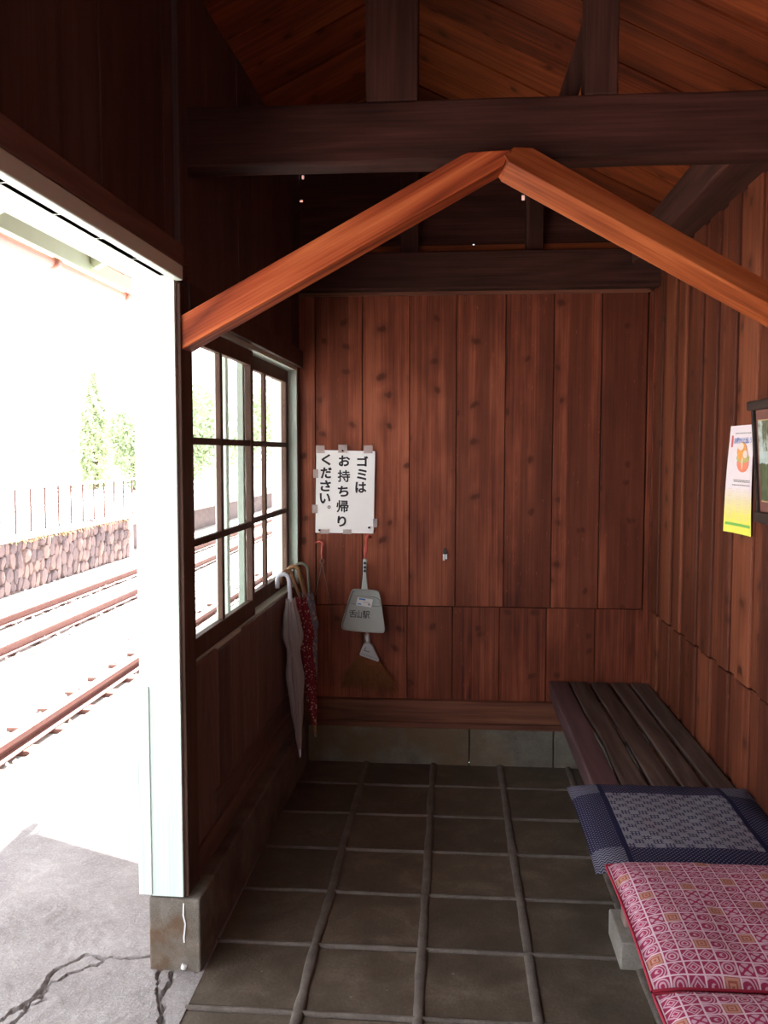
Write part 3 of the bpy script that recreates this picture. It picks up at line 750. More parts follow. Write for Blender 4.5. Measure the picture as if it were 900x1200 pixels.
pe = m.build('paint_smear', M['mint_plain'], None)
pe.parent = b1; pe.matrix_parent_inverse = Matrix.LocRotScale(b1.location, b1.rotation_euler, None).inverted(); pe['label'] = 'smear of pale green paint on the lower end'
pR = [(.133, 2.216), (.122, 2.236), (.150, 2.262), (.20, 2.262), (.935, 1.830), (.935, 1.764)]
aR = math.atan2(1.762 - 2.193, .93 - .128); oR = (.5, 2.01)
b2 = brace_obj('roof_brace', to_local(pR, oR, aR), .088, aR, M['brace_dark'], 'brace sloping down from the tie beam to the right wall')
b2.location = (oR[0], 2.3725, oR[1]); b2.rotation_euler = (Matrix.Rotation(-aR, 3, 'Y') @ Matrix.Rotation(-.34, 3, 'X')).to_euler()

# ------------------------------------------------------------------ bench with its boards, legs and footing block
bn = empty('bench', (.69, 2.6, 0), 'long dark slatted wooden bench along the right wall', 'bench')
bds = [(.458, .546), (.557, .637), (.652, .729), (.746, .818), (.835, .913)]; zt = .403
for i, (a, b) in enumerate(bds):
    s = MB(); vs = []; n = 26
    for k in range(n + 1):
        y = .9 + (4.055 - .9) * k / n
        j1 = .0035 * noise.noise((y * 1.7, i * 3.1, 1)); j2 = .0035 * noise.noise((y * 1.7, i * 3.1, 8)); jz = .002 * noise.noise((y * 2, i * 5, 3))
        if i == 1: j1 += .010 * math.exp(-((y - 3.2) / .22) ** 2) - .004
        t_ = .022
        vs += [(a + j1, y, zt - t_ + jz), (b + j2, y, zt - t_ + jz), (b + j2, y, zt + jz), (a + j1, y, zt + jz)]
    fs = [(k * 4 + q, k * 4 + (q + 1) % 4, k * 4 + 4 + (q + 1) % 4, k * 4 + 4 + q) for k in range(n) for q in range(4)] + [(3, 2, 1, 0), (n * 4, n * 4 + 1, n * 4 + 2, n * 4 + 3)]
    s.add(vs, fs); s.build('seat_board', M['bench'] if i else M['bench_edge'], bn, bevel=.005)
s = MB(); s.box(.462, .49, .9, 4.055, .318, .382, .3); s.build('apron', M['bench_edge'], bn, bevel=.008)
s = MB(); s.box(.64, .655, 3.22, 3.36, zt - .02, zt - .003, .6); s.build('filler_strip', M['bench'], bn)
for y in (1.2, 2.535):
    s = MB(); s.box(.50, .91, y - .03, y + .03, .32, .38, .5); s.build('cross_bearer', M['bench_edge'], bn)
    for x in (.540, .86):
        s = MB(); s.box(x - .028, x + .028, y - .028, y + .028, .079, .322, .5); s.build('leg', M['leg_wood'], bn, bevel=.004)
for y, lab in ((1.2, None), (2.50, 'pale concrete block under the bench leg beside the red cushion')):
    if lab is None:
        s = MB(); s.box(.486, .63, y - .085, y + .085, -.002, .080, .5); o = s.build('footing_block', M['block'], bevel=.006)
        tag(o, 'concrete block under the near end of the bench', 'block', 'concrete blocks under the bench legs')
    else:
        s = MB(); s.box(.486, .63, 2.425, 2.615, -.002, .080, .5); o = s.build('footing_block', M['block'], bevel=.006)
        tag(o, lab, 'block', 'concrete blocks under the bench legs')
    s = MB(); s.box(.80, .92, y - .085, y + .12, -.002, .080, .5); o = s.build('footing_block', M['block'], bevel=.006)
    tag(o, 'concrete block under the bench by the right wall, ' + ('nearest the viewer' if y < 2 else 'farther from the viewer'), 'block', 'concrete blocks under the bench legs')

# ------------------------------------------------------------------ cushions
def cushion(name, cx, cy, w, d, zb, th, mat, lab, seed, piping=None, rot=0.0, group='zabuton cushions on the bench'):
    n = 36; s = MB(); vs = []; fs = []
    def top(u, v, sgn):
        e = (1 - abs(u) ** 5) * (1 - abs(v) ** 5); e = max(e, 0) ** .5
        x = u * w / 2 * (1 - .018 * (1 - v * v)) ; y = v * d / 2 * (1 - .018 * (1 - u * u))
        wr = .006 * noise.noise((u * 2.2 + seed, v * 2.2, seed)) + .003 * noise.noise((u * 6 + seed, v * 6, seed * 2))
        wx = cx + x
        drop = 0.0
        if wx < .455: drop = -((.455 - wx) ** 2) * 1.2 - (.455 - wx) * .04
        return (x, y, th / 2 + drop + (sgn * th / 2 * e + (wr * e if sgn > 0 else 0)))
    for sg in (1, -1):
        o = len(vs)
        for j in range(n + 1):
            for i in range(n + 1): vs.append(top(-1 + 2 * i / n, -1 + 2 * j / n, sg))
        for j in range(n):
            for i in range(n):
                q = (o + j * (n + 1) + i, o + j * (n + 1) + i + 1, o + (j + 1) * (n + 1) + i + 1, o + (j + 1) * (n + 1) + i)
                fs.append(q if sg > 0 else q[::-1])
    root = empty(name, (cx, cy, zb), lab, 'cushion', group); root.rotation_euler.z = rot
    s.add(vs, fs, .5)
    me = s.build('cover', mat, None, smooth=True); me.parent = root
    bm = bmesh.new(); bm.from_mesh(me.data); bmesh.ops.remove_doubles(bm, verts=bm.verts, dist=.0005); bm.to_mesh(me.data); bm.free()
    if piping:
        pts = []
        for k in range(4 * 24 + 1):
            q = k / 24; sd = int(q) % 4; t = (q - int(q)) * 2 - 1
            u, v = [(t, -1), (1, t), (-t, 1), (-1, -t)][sd]; p = top(u, v, 1); pts.append(Vector(p) * 1.0)
        s = MB(); s.tube(pts, .0035, 8, cap=False); o = s.build('piping', piping, None, smooth=True); o.parent = root
    return root
NW, ND = .555, .575
cushion('zabuton_cushion', .645, 2.445, NW, ND, .404, .036, navy_cushion_mat(NW, ND), 'navy patchwork cushion with pale woven centre, farthest on the bench', 3)
cushion('zabuton_cushion', .665, 1.905, .545, .515, .406, .066, M['red_cushion'], 'red and pink patterned cushion between the navy cushion and the nearest cushion', 11, M['red_piping'])
cushion('zabuton_cushion', .665, 1.375, .545, .53, .406, .062, M['red_cushion'], 'red and pink patterned cushion nearest the viewer, cut by the picture edge', 23, M['red_piping'])

# ------------------------------------------------------------------ sign on the back wall
def wallpt(x, z, o=0): return (x, YB - .006 - o, z)
sg = empty('paper_sign', (-.505, YB - .004, 1.285), 'white paper sign with black Japanese lettering taped to the back wall', 'sign')
cor = [(-.641, 1.484), (-.362, 1.477), (-.370, 1.090), (-.647, 1.092)]
def bil(s_, t_):    # s right, t down
    a = [cor[0][k] + (cor[1][k] - cor[0][k]) * s_ for k in (0, 1)]; b = [cor[3][k] + (cor[2][k] - cor[3][k]) * s_ for k in (0, 1)]
    return (a[0] + (b[0] - a[0]) * t_, a[1] + (b[1] - a[1]) * t_)
def bow(s_, t_): return .0035 * noise.noise((s_ * 2.5, t_ * 2.5, 6)) + .002
s = MB(); n = 20; vs = []
for o_ in (0, .0006):
    for j in range(n + 1):
        for i in range(n + 1): x, z = bil(i / n, j / n); vs.append(wallpt(x, z, bow(i / n, j / n) + o_))
fs = []
for q in (0, (n + 1) ** 2):
    for j in range(n):
        for i in range(n): fs.append((q + j * (n + 1) + i, q + j * (n + 1) + i + 1, q + (j + 1) * (n + 1) + i + 1, q + (j + 1) * (n + 1) + i))
s.add(vs, fs, .5); s.build('sheet', M['paper'], sg, smooth=True)
# lettering: char, centre in zoomed sign frame (831x1200 crop of 360..450 x 510..640), height
Z = lambda X, Y: ((X - 110) / (745 - 110), (Y - 150) / (1055 - 150))
chars = [('ゴ', 612, 262, 120, 112), ('ミ', 607, 408, 108, 122), ('は', 598, 548, 120, 122),
         ('お', 415, 262, 122, 120), ('持', 412, 428, 134, 132), ('ち', 408, 595, 116, 118), ('帰', 403, 760, 132, 134), ('り', 398, 925, 95, 118),
         ('く', 218, 255, 100, 122), ('だ', 220, 398, 122, 122), ('さ', 216, 540, 116, 122), ('い', 212, 676, 116, 112), ('。', 257, 772, 34, 36)]
s = MB()
for ch, X, Y, wpx, hpx in chars:
    vs, fs = glyphs(ch, .05, .0)
    x0 = max(v.x for v in vs); y0 = max(v.y for v in vs)
    kx = wpx / 635 * .279 / (2 * x0); ky = hpx / 905 * .39 / (2 * y0)
    c = Z(X, Y); bx, bz = bil(*c); e_ = .0021 if ch not in '。持帰' else .0013 if ch != '。' else .0008
    x0_, y0_ = x0 * kx, y0 * ky; kx *= (x0_ - e_) / x0_; ky *= (y0_ - e_) / y0_
    for q_ in range(10):
        a_ = 2 * PI * q_ / 10
        s.add([wallpt(bx + v.x * kx + e_ * math.cos(a_), bz + v.y * ky + e_ * math.sin(a_), bow(*c) + .0014 + v.z + q_ * .00002) for v in vs], fs, .5)
s.build('lettering', M['ink'], sg)
def strip(a, b, w, mat, parent, name):
    q = MB(); q.bar(wallpt(*a, .0062), wallpt(*b, .0062), .0006, w, (1, 0, 0) if abs(a[0] - b[0]) < .001 else (0, 0, 1)); return q.build(name, mat, parent)
for a, b in [((-.622, 1.505), (-.622, 1.468)), ((-.515, 1.508), (-.515, 1.470)), ((-.395, 1.505), (-.395, 1.468))]:
    strip(a, b, .042, M['tape'], sg, 'tape')
for a, b in [((-.655, 1.372), (-.632, 1.372)), ((-.662, 1.205), (-.636, 1.205)), ((-.625, 1.098), (-.58, 1.098)), ((-.515, 1.098), (-.475, 1.098)), ((-.372, 1.14), (-.352, 1.14))]:
    strip(a, b, .04 if a[1] > 1.1 else .022, M['tape'], sg, 'tape')
for x, z in [(-.516, 1.480), (-.627, 1.104), (-.391, 1.118)]:
    s = MB(); s.tube([wallpt(x, z, .003), wallpt(x, z, .010)], [.0055, .004], 12); s.build('pin', M['ink'], sg, smooth=True)

# hooks, dustpan, broom, cord loop
pt = lambda x, z, o: (x, YB - o, z)
hk = empty('wall_hook', pt(-.397, 1.082, .005), 'red cord hook below the right corner of the paper sign', 'hook', 'red hooks under the paper sign')
s = MB(); s.tube([pt(-.385, 1.072, .004), pt(-.392, 1.082, .02), pt(-.400, 1.078, .024), pt(-.403, 1.068, .02)], .005, 8); s.build('nail', M['redcord'], hk, smooth=True)
hk2 = empty('wall_hook', pt(-.622, 1.05, .005), 'red cord hook below the left corner of the paper sign', 'hook', 'red hooks under the paper sign')
s = MB(); s.tube([pt(-.645, 1.043, .004), pt(-.628, 1.052, .018), pt(-.612, 1.048, .02), pt(-.61, 1.03, .016)], .0045, 8); s.build('nail', M['redcord'], hk2, smooth=True)

cl = empty('cord_loop', pt(-.614, .96, .012), 'thin cord loop hanging from a red string left of the dustpan', 'cord')
s = MB(); s.tube([pt(-.612, 1.04, .018), pt(-.616, 1.0, .015), pt(-.615, .968, .012)], .005, 8); o = s.build('string', M['redcord'], cl, smooth=True); o['label'] = 'red string'
s = MB(); s.tube([pt(-.615 + .010 * math.cos(a), .957 + .011 * math.sin(a), .012) for a in [2 * PI * k / 16 for k in range(17)]], .0022, 6, cap=False); s.build('ring', M['cord'], cl, smooth=True)
for x, z in ((-.648, .79), (-.575, .755)):
    s = MB(); s.tube([pt(-.615, .947, .012), pt((-.615 + x) / 2, (.947 + z) / 2, .010), pt(x, z, .008)], .0026, 6); s.build('cord', M['cord'], cl, smooth=True)

dp = empty('dustpan', pt(-.41, .73, .03), 'grey plastic dustpan hanging on the back wall above the broom head', 'dustpan')
# tray outline in wall coordinates
tray = [(-.470, .826), (-.455, .836), (-.352, .832), (-.333, .818), (-.312, .66), (-.313, .632), (-.322, .620), (-.505, .632), (-.518, .645), (-.517, .665)]
def ring(poly, k, dy):
    cx = sum(p[0] for p in poly) / len(poly); cz = sum(p[1] for p in poly) / len(poly)
    return [pt(cx + (x - cx) * k, cz + (z - cz) * k, dy) for x, z in poly]
def smoothpoly(poly, it=2):
    for _ in range(it):
        q = []
        for i in range(len(poly)):
            a, b = poly[i], poly[(i + 1) % len(poly)]
            q += [(a[0] * .78 + b[0] * .22, a[1] * .78 + b[1] * .22), (a[0] * .22 + b[0] * .78, a[1] * .22 + b[1] * .78)]
        poly = q
    return poly
tp = smoothpoly(tray)
nT = len(tp); s = MB()
loops = [ring(tp, .955, .040), ring(tp, 1.0, .070), ring(tp, .982, .0715), ring(tp, .93, .046)]
# the mouth (bottom) edge is open: flatten the rim there
for li, lp in enumerate(loops):
    for i, p in enumerate(lp):
        f = max(0, min(1, (.70 - p[2]) / .07)); y = p[1]
        yb = YB - (.040, .046, .047, .045)[li]; lp[i] = (p[0], y + (yb - y) * f, p[2])
vs = [p for lp in loops for p in lp]
fs = [(l * nT + i, l * nT + (i + 1) % nT, (l + 1) * nT + (i + 1) % nT, (l + 1) * nT + i) for l in range(3) for i in range(nT)]
fs += [tuple(range(nT)), tuple(range(3 * nT, 4 * nT))]
s.add(vs, fs, .5); s.build('tray', M['pan'], dp)
hp = [(-.476, .806), (-.340, .795), (-.330, .757), (-.333, .748), (-.484, .760), (-.488, .768)]
hp = smoothpoly(hp); s = MB(); a = ring(hp, 1, .047); b = ring(hp, .97, .052); c = ring(hp, .90, .0475); k = len(hp)
s.add(a + b + c, [(l * k + i, l * k + (i + 1) % k, (l + 1) * k + (i + 1) % k, (l + 1) * k + i) for l in range(2) for i in range(k)] + [tuple(range(2 * k, 3 * k))], .5)
s.build('recess', M['pan_in'], dp)
s = MB(); s.prism([(-.4235, .83), (-.391, .83), (-.399, .90), (-.396, .968), (-.402, .978), (-.412, .976), (-.416, .966), (-.416, .90)], 'y', YB - .056, YB - .040, .5)
s.build('handle', M['pan'], dp, bevel=.004)
s = MB(); s.prism([(-.4405, .792), (-.3685, .783), (-.3765, .745), (-.449, .755)], 'y', YB - .0525, YB - .0495, .5)
stk = s.build('sticker', M['paper'], dp); stk['label'] = 'small white sticker with blue print'
s = MB()
s.bar(pt(-.434, .7855, .0535), pt(-.404, .7815, .0535), .001, .007); s.bar(pt(-.441, .7625, .0535), pt(-.424, .760, .0535), .001, .005)
s.build('print', M['blue_ink'], stk)
s = MB(); s.bar(pt(-.415, .771, .0535), pt(-.385, .768, .0535), .001, .002); s.bar(pt(-.392, .760, .0535), pt(-.381, .758, .0535), .001, .008); s.build('print', M['grey_ink'], stk)
s = MB()
for ch, x, z, w in (('舌', -.464, .713, .034), ('山', -.4345, .711, .024), ('駅', -.401, .709, .034)):
    vs, fs = glyphs(ch, .036, .0002); k = w / (2 * max(v.x for v in vs)); kz = .036 / (2 * max(v.y for v in vs))
    s.add([pt(x + v.x * k, z + v.y * kz - v.x * k * .04, .0475 + v.z) for v in vs], fs, .5)
o = s.build('handwriting', M['marker'], dp)
s = MB()
for i, z in enumerate((.955, .935, .918)): s.box(-.4125, -.4005, YB - .0568, YB - .0558, z - .006, z + .006)
s.build('handle_marks', M['marker'], dp)
s = MB(); s.tube([pt(-.402, 1.07, .02), pt(-.400, 1.02, .035), pt(-.404, .972, .05)], .0042, 8); s.tube([pt(-.396, 1.07, .02), pt(-.408, 1.02, .036), pt(-.404, .972, .054)], .0035, 8)
o = s.build('hanging_string', M['redcord'], dp, smooth=True); o['label'] = 'red hanging string'

br = empty('broom', pt(-.397, .5, .02), 'small broom with pale plastic cap hanging behind the dustpan', 'broom')
s = MB(); s.tube([pt(-.404, .95, .022), pt(-.397, .60, .022)], .0095, 12); s.build('shaft', M['pinkplastic'], br, smooth=True)
s = MB(); s.tube([pt(-.398, .612, .022), pt(-.397, .56, .022)], .013, 12); s.build('collar', M['broomcap'], br, smooth=True)
cap_ = [(-.408, .572), (-.388, .572), (-.372, .558), (-.340, .490), (-.345, .482), (-.432, .512), (-.434, .518), (-.420, .556)]
s = MB(); s.prism(cap_, 'y', YB - .040, YB - .008, .5); cpo = s.build('cap', M['broomcap'], br, bevel=.006)
s = MB()
for k in range(7): x = -.425 + k * .0115; z = .520 - (x + .432) * .32; s.tube([pt(x, z + .004, .0405), pt(x + .006, z + .002, .0405)], .001, 5)
s.tube([pt(-.412, .537, .0402), pt(-.385, .53, .0402)], .0012, 5); s.tube([pt(-.412, .537, .0402), pt(-.402, .553, .0402)], .0012, 5)
s.build('stitching', M['ink'], cpo)
s = MB(); rb = random.Random(5)
for k in range(430):
    t = rb.random(); a = (-.430 + t * .086, .512 - t * .028); sp = (t - .5)
    L = rb.uniform(.10, .165); dx = sp * .17 + rb.gauss(0, .010); o1 = rb.uniform(.012, .036)
    p0 = Vector(pt(a[0], a[1] + .008, o1)); p1 = Vector(pt(a[0] + dx * .5, a[1] - L * .52, o1 + rb.uniform(-.002, .004))); p2 = Vector(pt(a[0] + dx * 1.05 + rb.gauss(0, .006), a[1] - L, max(.004, o1 + rb.uniform(-.008, .012))))
    s.tube([p0, p1, p2], [.0011, .0009, .0005], 4)
s.build('bristles', M['bristle'], br)

lt = empty('key_clip', pt(-.034, 1.0, .004), 'small dark clip with two bright metal tabs on the back wall', 'clip')
s = MB(); s.tube([pt(-.034, 1.02, .002), pt(-.034, 1.02, .012)], .005, 10); s.box(-.041, -.025, YB - .013, YB - .004, .995, 1.014); s.build('clip', M['darkmetal'], lt, bevel=.002)
for x, dz in ((-.038, -.006), (-.027, 0)):
    s = MB(); s.box(x - .0045, x + .0045, YB - .010, YB - .007, .972 + dz, .997); s.build('tab', M['steel'] if dz else M['white'], lt, bevel=.001)

# ------------------------------------------------------------------ umbrellas hooked on the window sill
def umbrella(lab, hook_top, reach, top, tip, prof, hook_mat, cloth_mat, tip_mat, hook_r=.009, spike=.05, band=None, seed=0, folds=8, hdir=(-1, -.25, 0)):
    """hook_top: apex of the crook; top: where the straight handle meets the cloth; tip: lower end"""
    hook_top, top, tip = Vector(hook_top), Vector(top), Vector(tip); ax = (tip - top).normalized()
    root = empty('umbrella', tip, lab, 'umbrella', 'umbrellas hanging by the window')
    hd = Vector(hdir).normalized(); R_ = reach / 2; pts = []
    c = hook_top + Vector((0, 0, -R_))
    right = c - hd * R_; left = c + hd * R_
    pts.append(top + ax * .02)
    pts.append(top); pts.append(top.lerp(right, .5)); 
    for k in range(0, 11):
        a = PI * k / 10; pts.append(c - hd * (R_ * math.cos(a)) + Vector((0, 0, R_ * math.sin(a))))
    pts.append(left + Vector((0, 0, -.035)))
    s = MB(); s.tube(pts, hook_r, 12); s.build('crook_handle', hook_mat, root, smooth=True)
    L = (tip - top).length - spike
    ref = Vector((1, 0, 0)); n1 = (ref - ax * ref.dot(ax)).normalized(); n2 = ax.cross(n1)
    N = 64; K = len(prof) * 6; vs = []
    def pr(t):
        for (a, ra), (b, rb_) in zip(prof, prof[1:]):
            if a <= t <= b: q = (t - a) / (b - a); q = q * q * (3 - 2 * q); return ra + (rb_ - ra) * q
        return prof[-1][1]
    for j in range(K + 1):
        t = j / K; r = pr(t)
        for i in range(N):
            an = 2 * PI * i / N; w = 1 + .16 * math.sin(folds * an + t * 3 + seed) * min(1, r / .02) + .08 * noise.noise((math.cos(an) * 2 + seed, math.sin(an) * 2, t * 5))
            zz = 0
            if j == 0: zz = -.010 * (1 + math.sin(folds * an + seed))
            vs.append(top + ax * (t * L + zz) + (n1 * math.cos(an) + n2 * math.sin(an)) * (r * w))
    fs = [(j * N + i, j * N + (i + 1) % N, (j + 1) * N + (i + 1) % N, (j + 1) * N + i) for j in range(K) for i in range(N)]
    s = MB(); s.add(vs, fs, .5); s.build('canopy', cloth_mat, root, smooth=True)
    s = MB(); s.tube([top + ax * .01, top + ax * L], .004, 8); s.build('shaft', M['steel'], root)
    s = MB(); s.tube([tip - ax * spike, tip - ax * .01, tip], [.007, .006, .004], 10); s.build('ferrule', tip_mat, root, smooth=True)
    if band is not None:
        t = band; r = pr(t) * 1.12; c0 = top + ax * (t * L)
        s = MB(); s.tube([c0 + ax * -.008, c0 + ax * .008], r, 24, cap=False); s.build('strap', cloth_mat, root, smooth=True)
    return root
u1 = umbrella('clear vinyl umbrella with white crook handle, nearest of the hanging umbrellas', (-.716, 3.62, .955), .050, (-.686, 3.625, .835), (-.655, 3.66, .145),
         [(0, .020), (.12, .034), (.22, .042), (.33, .026), (.36, .027), (.5, .034), (.7, .026), (.9, .014), (1, .009)], M['white_plastic'], M['vinyl'], M['white_plastic'], .0095, .04, .345, 1)
u2 = umbrella('red patterned umbrella with brown crook handle', (-.718, 3.72, .955), .048, (-.656, 3.715, .83), (-.600, 3.755, .215),
         [(0, .020), (.1, .028), (.28, .036), (.38, .024), (.6, .026), (.82, .020), (1, .010)], M['brown_wood'], M['red_print'], M['tan_wood'], .0085, .05, .36, 2)
u3 = umbrella('blue grey patterned umbrella with tan crook handle behind the red one', (-.704, 3.80, .963), .052, (-.654, 3.82, .83), (-.618, 3.86, .17),
         [(0, .018), (.1, .030), (.24, .044), (.30, .034), (.5, .026), (.85, .016), (1, .009)], M['tan_wood'], M['blue_print'], M['steel'], .010, .08, .27, 3)
u4 = umbrella('umbrella with smoky dark crook handle, farthest in the corner', (-.690, 3.90, .965), .070, (-.650, 3.91, .81), (-.63, 3.93, .24),
         [(0, .016), (.1, .022), (.3, .026), (.6, .02), (1, .008)], M['smoke_plastic'], M['blue_print'], M['cream'], .007, .07, None, 4)

# ------------------------------------------------------------------ leaflet and framed picture on the right wall
def rp(y, z, o): return (XR - .012 - o, y, z)
lf = empty('leaflet', (XR - .012, 2.83, 1.20), 'narrow pink and yellow leaflet pinned to the right wall', 'leaflet')
LY0, LY1, LZ0, LZ1 = 2.715, 2.915, 1.217, 1.559     # y0 near viewer
def lfp(s_, t_, o=0):   # s: 0 = far (left in view) .. 1 near; t: 0 top .. 1 bottom
    y = LY1 + (LY0 - LY1) * s_ + .010 * (1 - t_) * 0; z = LZ1 - (LZ1 - LZ0) * t_
    curl = (.006 + .016 * t_) * (1 - s_) ** 2 + .004 + .003 * math.sin(PI * t_)
    return rp(y, z, curl + o)
s = MB(); n = 16; vs = []; fs = []
for o_ in (0, -.0008):
    for j in range(n + 1):
        for i in range(n + 1): vs.append(lfp(i / n, j / n, o_))
for q in (0, (n + 1) ** 2):
    for j in range(n):
        for i in range(n): fs.append((q + j * (n + 1) + i, q + j * (n + 1) + i + 1, q + (j + 1) * (n + 1) + i + 1, q + (j + 1) * (n + 1) + i))
s.add(vs, fs, .5); s.build('sheet', M['leaflet'], lf, smooth=True, origin=(XR - .012, 2.83, 1.20))
def lpatch(name, s0, s1, t0, t1, mat, sk=0):
    q = MB(); n = 6; vs = []
    for j in range(n + 1):
        for i in range(n + 1): vs.append(lfp(s0 + (s1 - s0) * i / n, t0 + (t1 - t0) * j / n + sk * (s0 + (s1 - s0) * i / n), .0012))
    q.add(vs, [(j * (n + 1) + i, j * (n + 1) + i + 1, (j + 1) * (n + 1) + i + 1, (j + 1) * (n + 1) + i) for j in range(n) for i in range(n)], .5)
    return q.build(name, mat, lf)
def lell(name, cs, ct, rs, rt, mat, o=.0016):
    q = MB(); pts = [lfp(cs, ct, o)] + [lfp(cs + rs * math.cos(2 * PI * k / 28), ct + rt * math.sin(2 * PI * k / 28), o) for k in range(28)]
    q.add(pts, [(0, 1 + k, 1 + (k + 1) % 28) for k in range(28)], .5); return q.build(name, mat, lf)
def ltext(name, txt, s0, t0, size, pitch, mat, off=.0):
    q = MB()
    for i, ch in enumerate(txt):
        vs, fs = glyphs(ch, size, off)
        for_s = s0 + i * pitch
        q.add([lfp(for_s + v.x / (LY1 - LY0), t0 - v.y / (LZ1 - LZ0), .0014) for v in vs], fs, .5)
    return q.build(name, mat, lf)
ltext('headline', 'お暖かいと出しう', .27, .138, .021, .092, M['blue_ink'], .0002)
lpatch('headline_tab', .10, .17, .09, .20, M['red_ink'])
def llines(name, rows, mat, h=.006, seed=1):
    q = MB(); r = random.Random(seed)
    for s0, s1, t in rows:
        a = s0
        while a < s1:
            b = min(s1, a + r.uniform(.02, .06)); pts = [lfp(a, t, .0013), lfp(b, t, .0013), lfp(b, t + h, .0013), lfp(a, t + h, .0013)]
            q.add(pts, [(0, 1, 2, 3)], .5); a = b + .012
    return q.build(name, mat, lf)
llines('small_print', [(.24, .92, .068)], M['grey_ink'], .009)
llines('small_print', [(.28, .96, .50), (.30, .95, .513), (.25, .95, .545)], M['grey_ink'], .009)
rows = []
rr_ = random.Random(4)
for c in (.10, .40, .70):
    t = .585
    while t < .88: rows.append((c, c + rr_.uniform(.14, .24), t)); t += rr_.choice((.022, .022, .05))
llines('columns_print', rows, M['tan_ink'], .005, 3)
lpatch('green_bar', .06, .97, .905, .930, M['green_ink'])
lell('picture', .62, .345, .24, .085, M['salmon_ink']); lell('picture', .62, .30, .26, .045, M['olive_ink'], .0019)
lell('picture', .57, .24, .20, .085, M['orange_ink'], .0022); lell('picture', .52, .195, .12, .035, M['face_ink'], .0025)
lell('picture', .72, .265, .10, .035, M['face_ink'], .0027); lell('picture', .60, .345, .03, .06, M['tan_ink'], .0025)

fr = empty('framed_picture', (XR - .012, 2.5, 1.272), 'dark framed waterfall picture with brown mat, cut by the right picture edge', 'picture frame')
fy0, fy1 = 2.10, 2.635
s = MB(); s.box(XR - .035, XR - .011, fy0 - .02, fy1 + .022, 1.598, 1.626, .4); s.build('top_rail', M['frame'], fr, bevel=.004)
s = MB(); s.box(XR - .035, XR - .011, fy0 - .02, fy1 + .004, 1.270, 1.302, .5); s.build('bottom_rail', M['frame'], fr, bevel=.004)
for a in (fy0, fy1 - .014):
    s = MB(); s.box(XR - .030, XR - .011, a, a + .014, 1.290, 1.605, .6); s.build('side_rail', M['frame'], fr, bevel=.003)
s = MB(); s.box(XR - .020, XR - .011, fy0 + .01, fy1 - .012, 1.295, 1.602, .5); s.build('mat_board', M['mat'], fr)
s = MB(); s.box(XR - .0225, XR - .0195, fy0 + .06, fy1 - .034, 1.332, 1.570, .5); s.build('fillet', M['gold'], fr)
s = MB(); s.box(XR - .0240, XR - .0215, fy0 + .064, fy1 - .038, 1.336, 1.566, .5); s.build('print', M['landscape'], fr, origin=(XR - .022, 2.5, 1.343))
fr.rotation_euler = (0, -.075, 0)

# ------------------------------------------------------------------ tracks, far platform, fence, trees
ZR = -1.2
m = MB(); m.add([(-9.4, -10, ZR - .19), (-2.0, -10, ZR - .19), (-2.0, 80, ZR - .19), (-9.4, 80, ZR - .19)], [(0, 1, 2, 3)], .5)
struct(m.build('trackbed', M['ballast']), 'pale ballast bed of the railway', 'ballast')
def rail(x, lab, k=1.0):
    prof = [(-.032, 0), (.032, 0), (.034, -.03), (.009, -.042), (.009, -.115), (.06, -.128), (.06, -.14), (-.06, -.14), (-.06, -.128), (-.009, -.115), (-.009, -.042), (-.034, -.03)]
    s = MB(); s.prism([(x + a * k, ZR + b * (1 if b < -.1 else k)) for a, b in prof], 'y', -8, 70, .5)
    return tag(s.build('rail', M['rust']), lab, 'rail', 'rusty rails of the two tracks')
rail(-4.12, 'rusty rail nearest the sunlit platform edge', 1.7); rail(-3.05, 'rusty rail hidden close under the platform edge')
rail(-6.17, 'rusty rail of the far track, on its near side'); rail(-7.24, 'rusty rail closest to the stone wall')
slp = MB(); slp.box(-.95, .95, -.1, .1, -.09, .0, .5)
def sleeper(o, x, y, lab, grp): o.location = (x, y, ZR - .14 - (.042 if 'far' in lab else 0)); tag(o, lab, 'sleeper', grp)
s0 = slp.build('sleeper', M['sleeper'], bevel=.01)
first = True
for y in [4.5 + .66 * k for k in range(24)]:
    o = s0 if first else s0.copy()
    if not first: C.objects.link(o)
    first = False; sleeper(o, -3.585, y, 'timber sleeper half buried in ballast under the near track', 'sleepers of the near track')
for y in [9.0 + .66 * k for k in range(26)]:
    o = s0.copy(); C.objects.link(o); sleeper(o, -6.705, y, 'timber sleeper under the far track before the stone wall', 'sleepers of the far track')
bs = MB(); rb = random.Random(9)
for k in range(2600):
    x = rb.uniform(-8.6, -2.5); y = 5 + 14 * rb.random() ** 1.3; r = rb.uniform(.02, .05); z = ZR - .19 + r * .3
    if rb.random() < .5: z += .05
    vs = [(x + r * rb.uniform(.6, 1.2) * a, y + r * rb.uniform(.6, 1.2) * b, z + r * c) for a, b, c in ((1, 0, 0), (0, 1, 0), (-1, 0, 0), (0, -1, 0), (0, 0, .8), (0, 0, -.8))]
    bs.add(vs, [(0, 1, 4), (1, 2, 4), (2, 3, 4), (3, 0, 4), (1, 0, 5), (2, 1, 5), (3, 2, 5), (0, 3, 5)])
tag(bs.build('ballast_stones', M['ballast'], bpy.data.objects['trackbed']), kind='stuff')
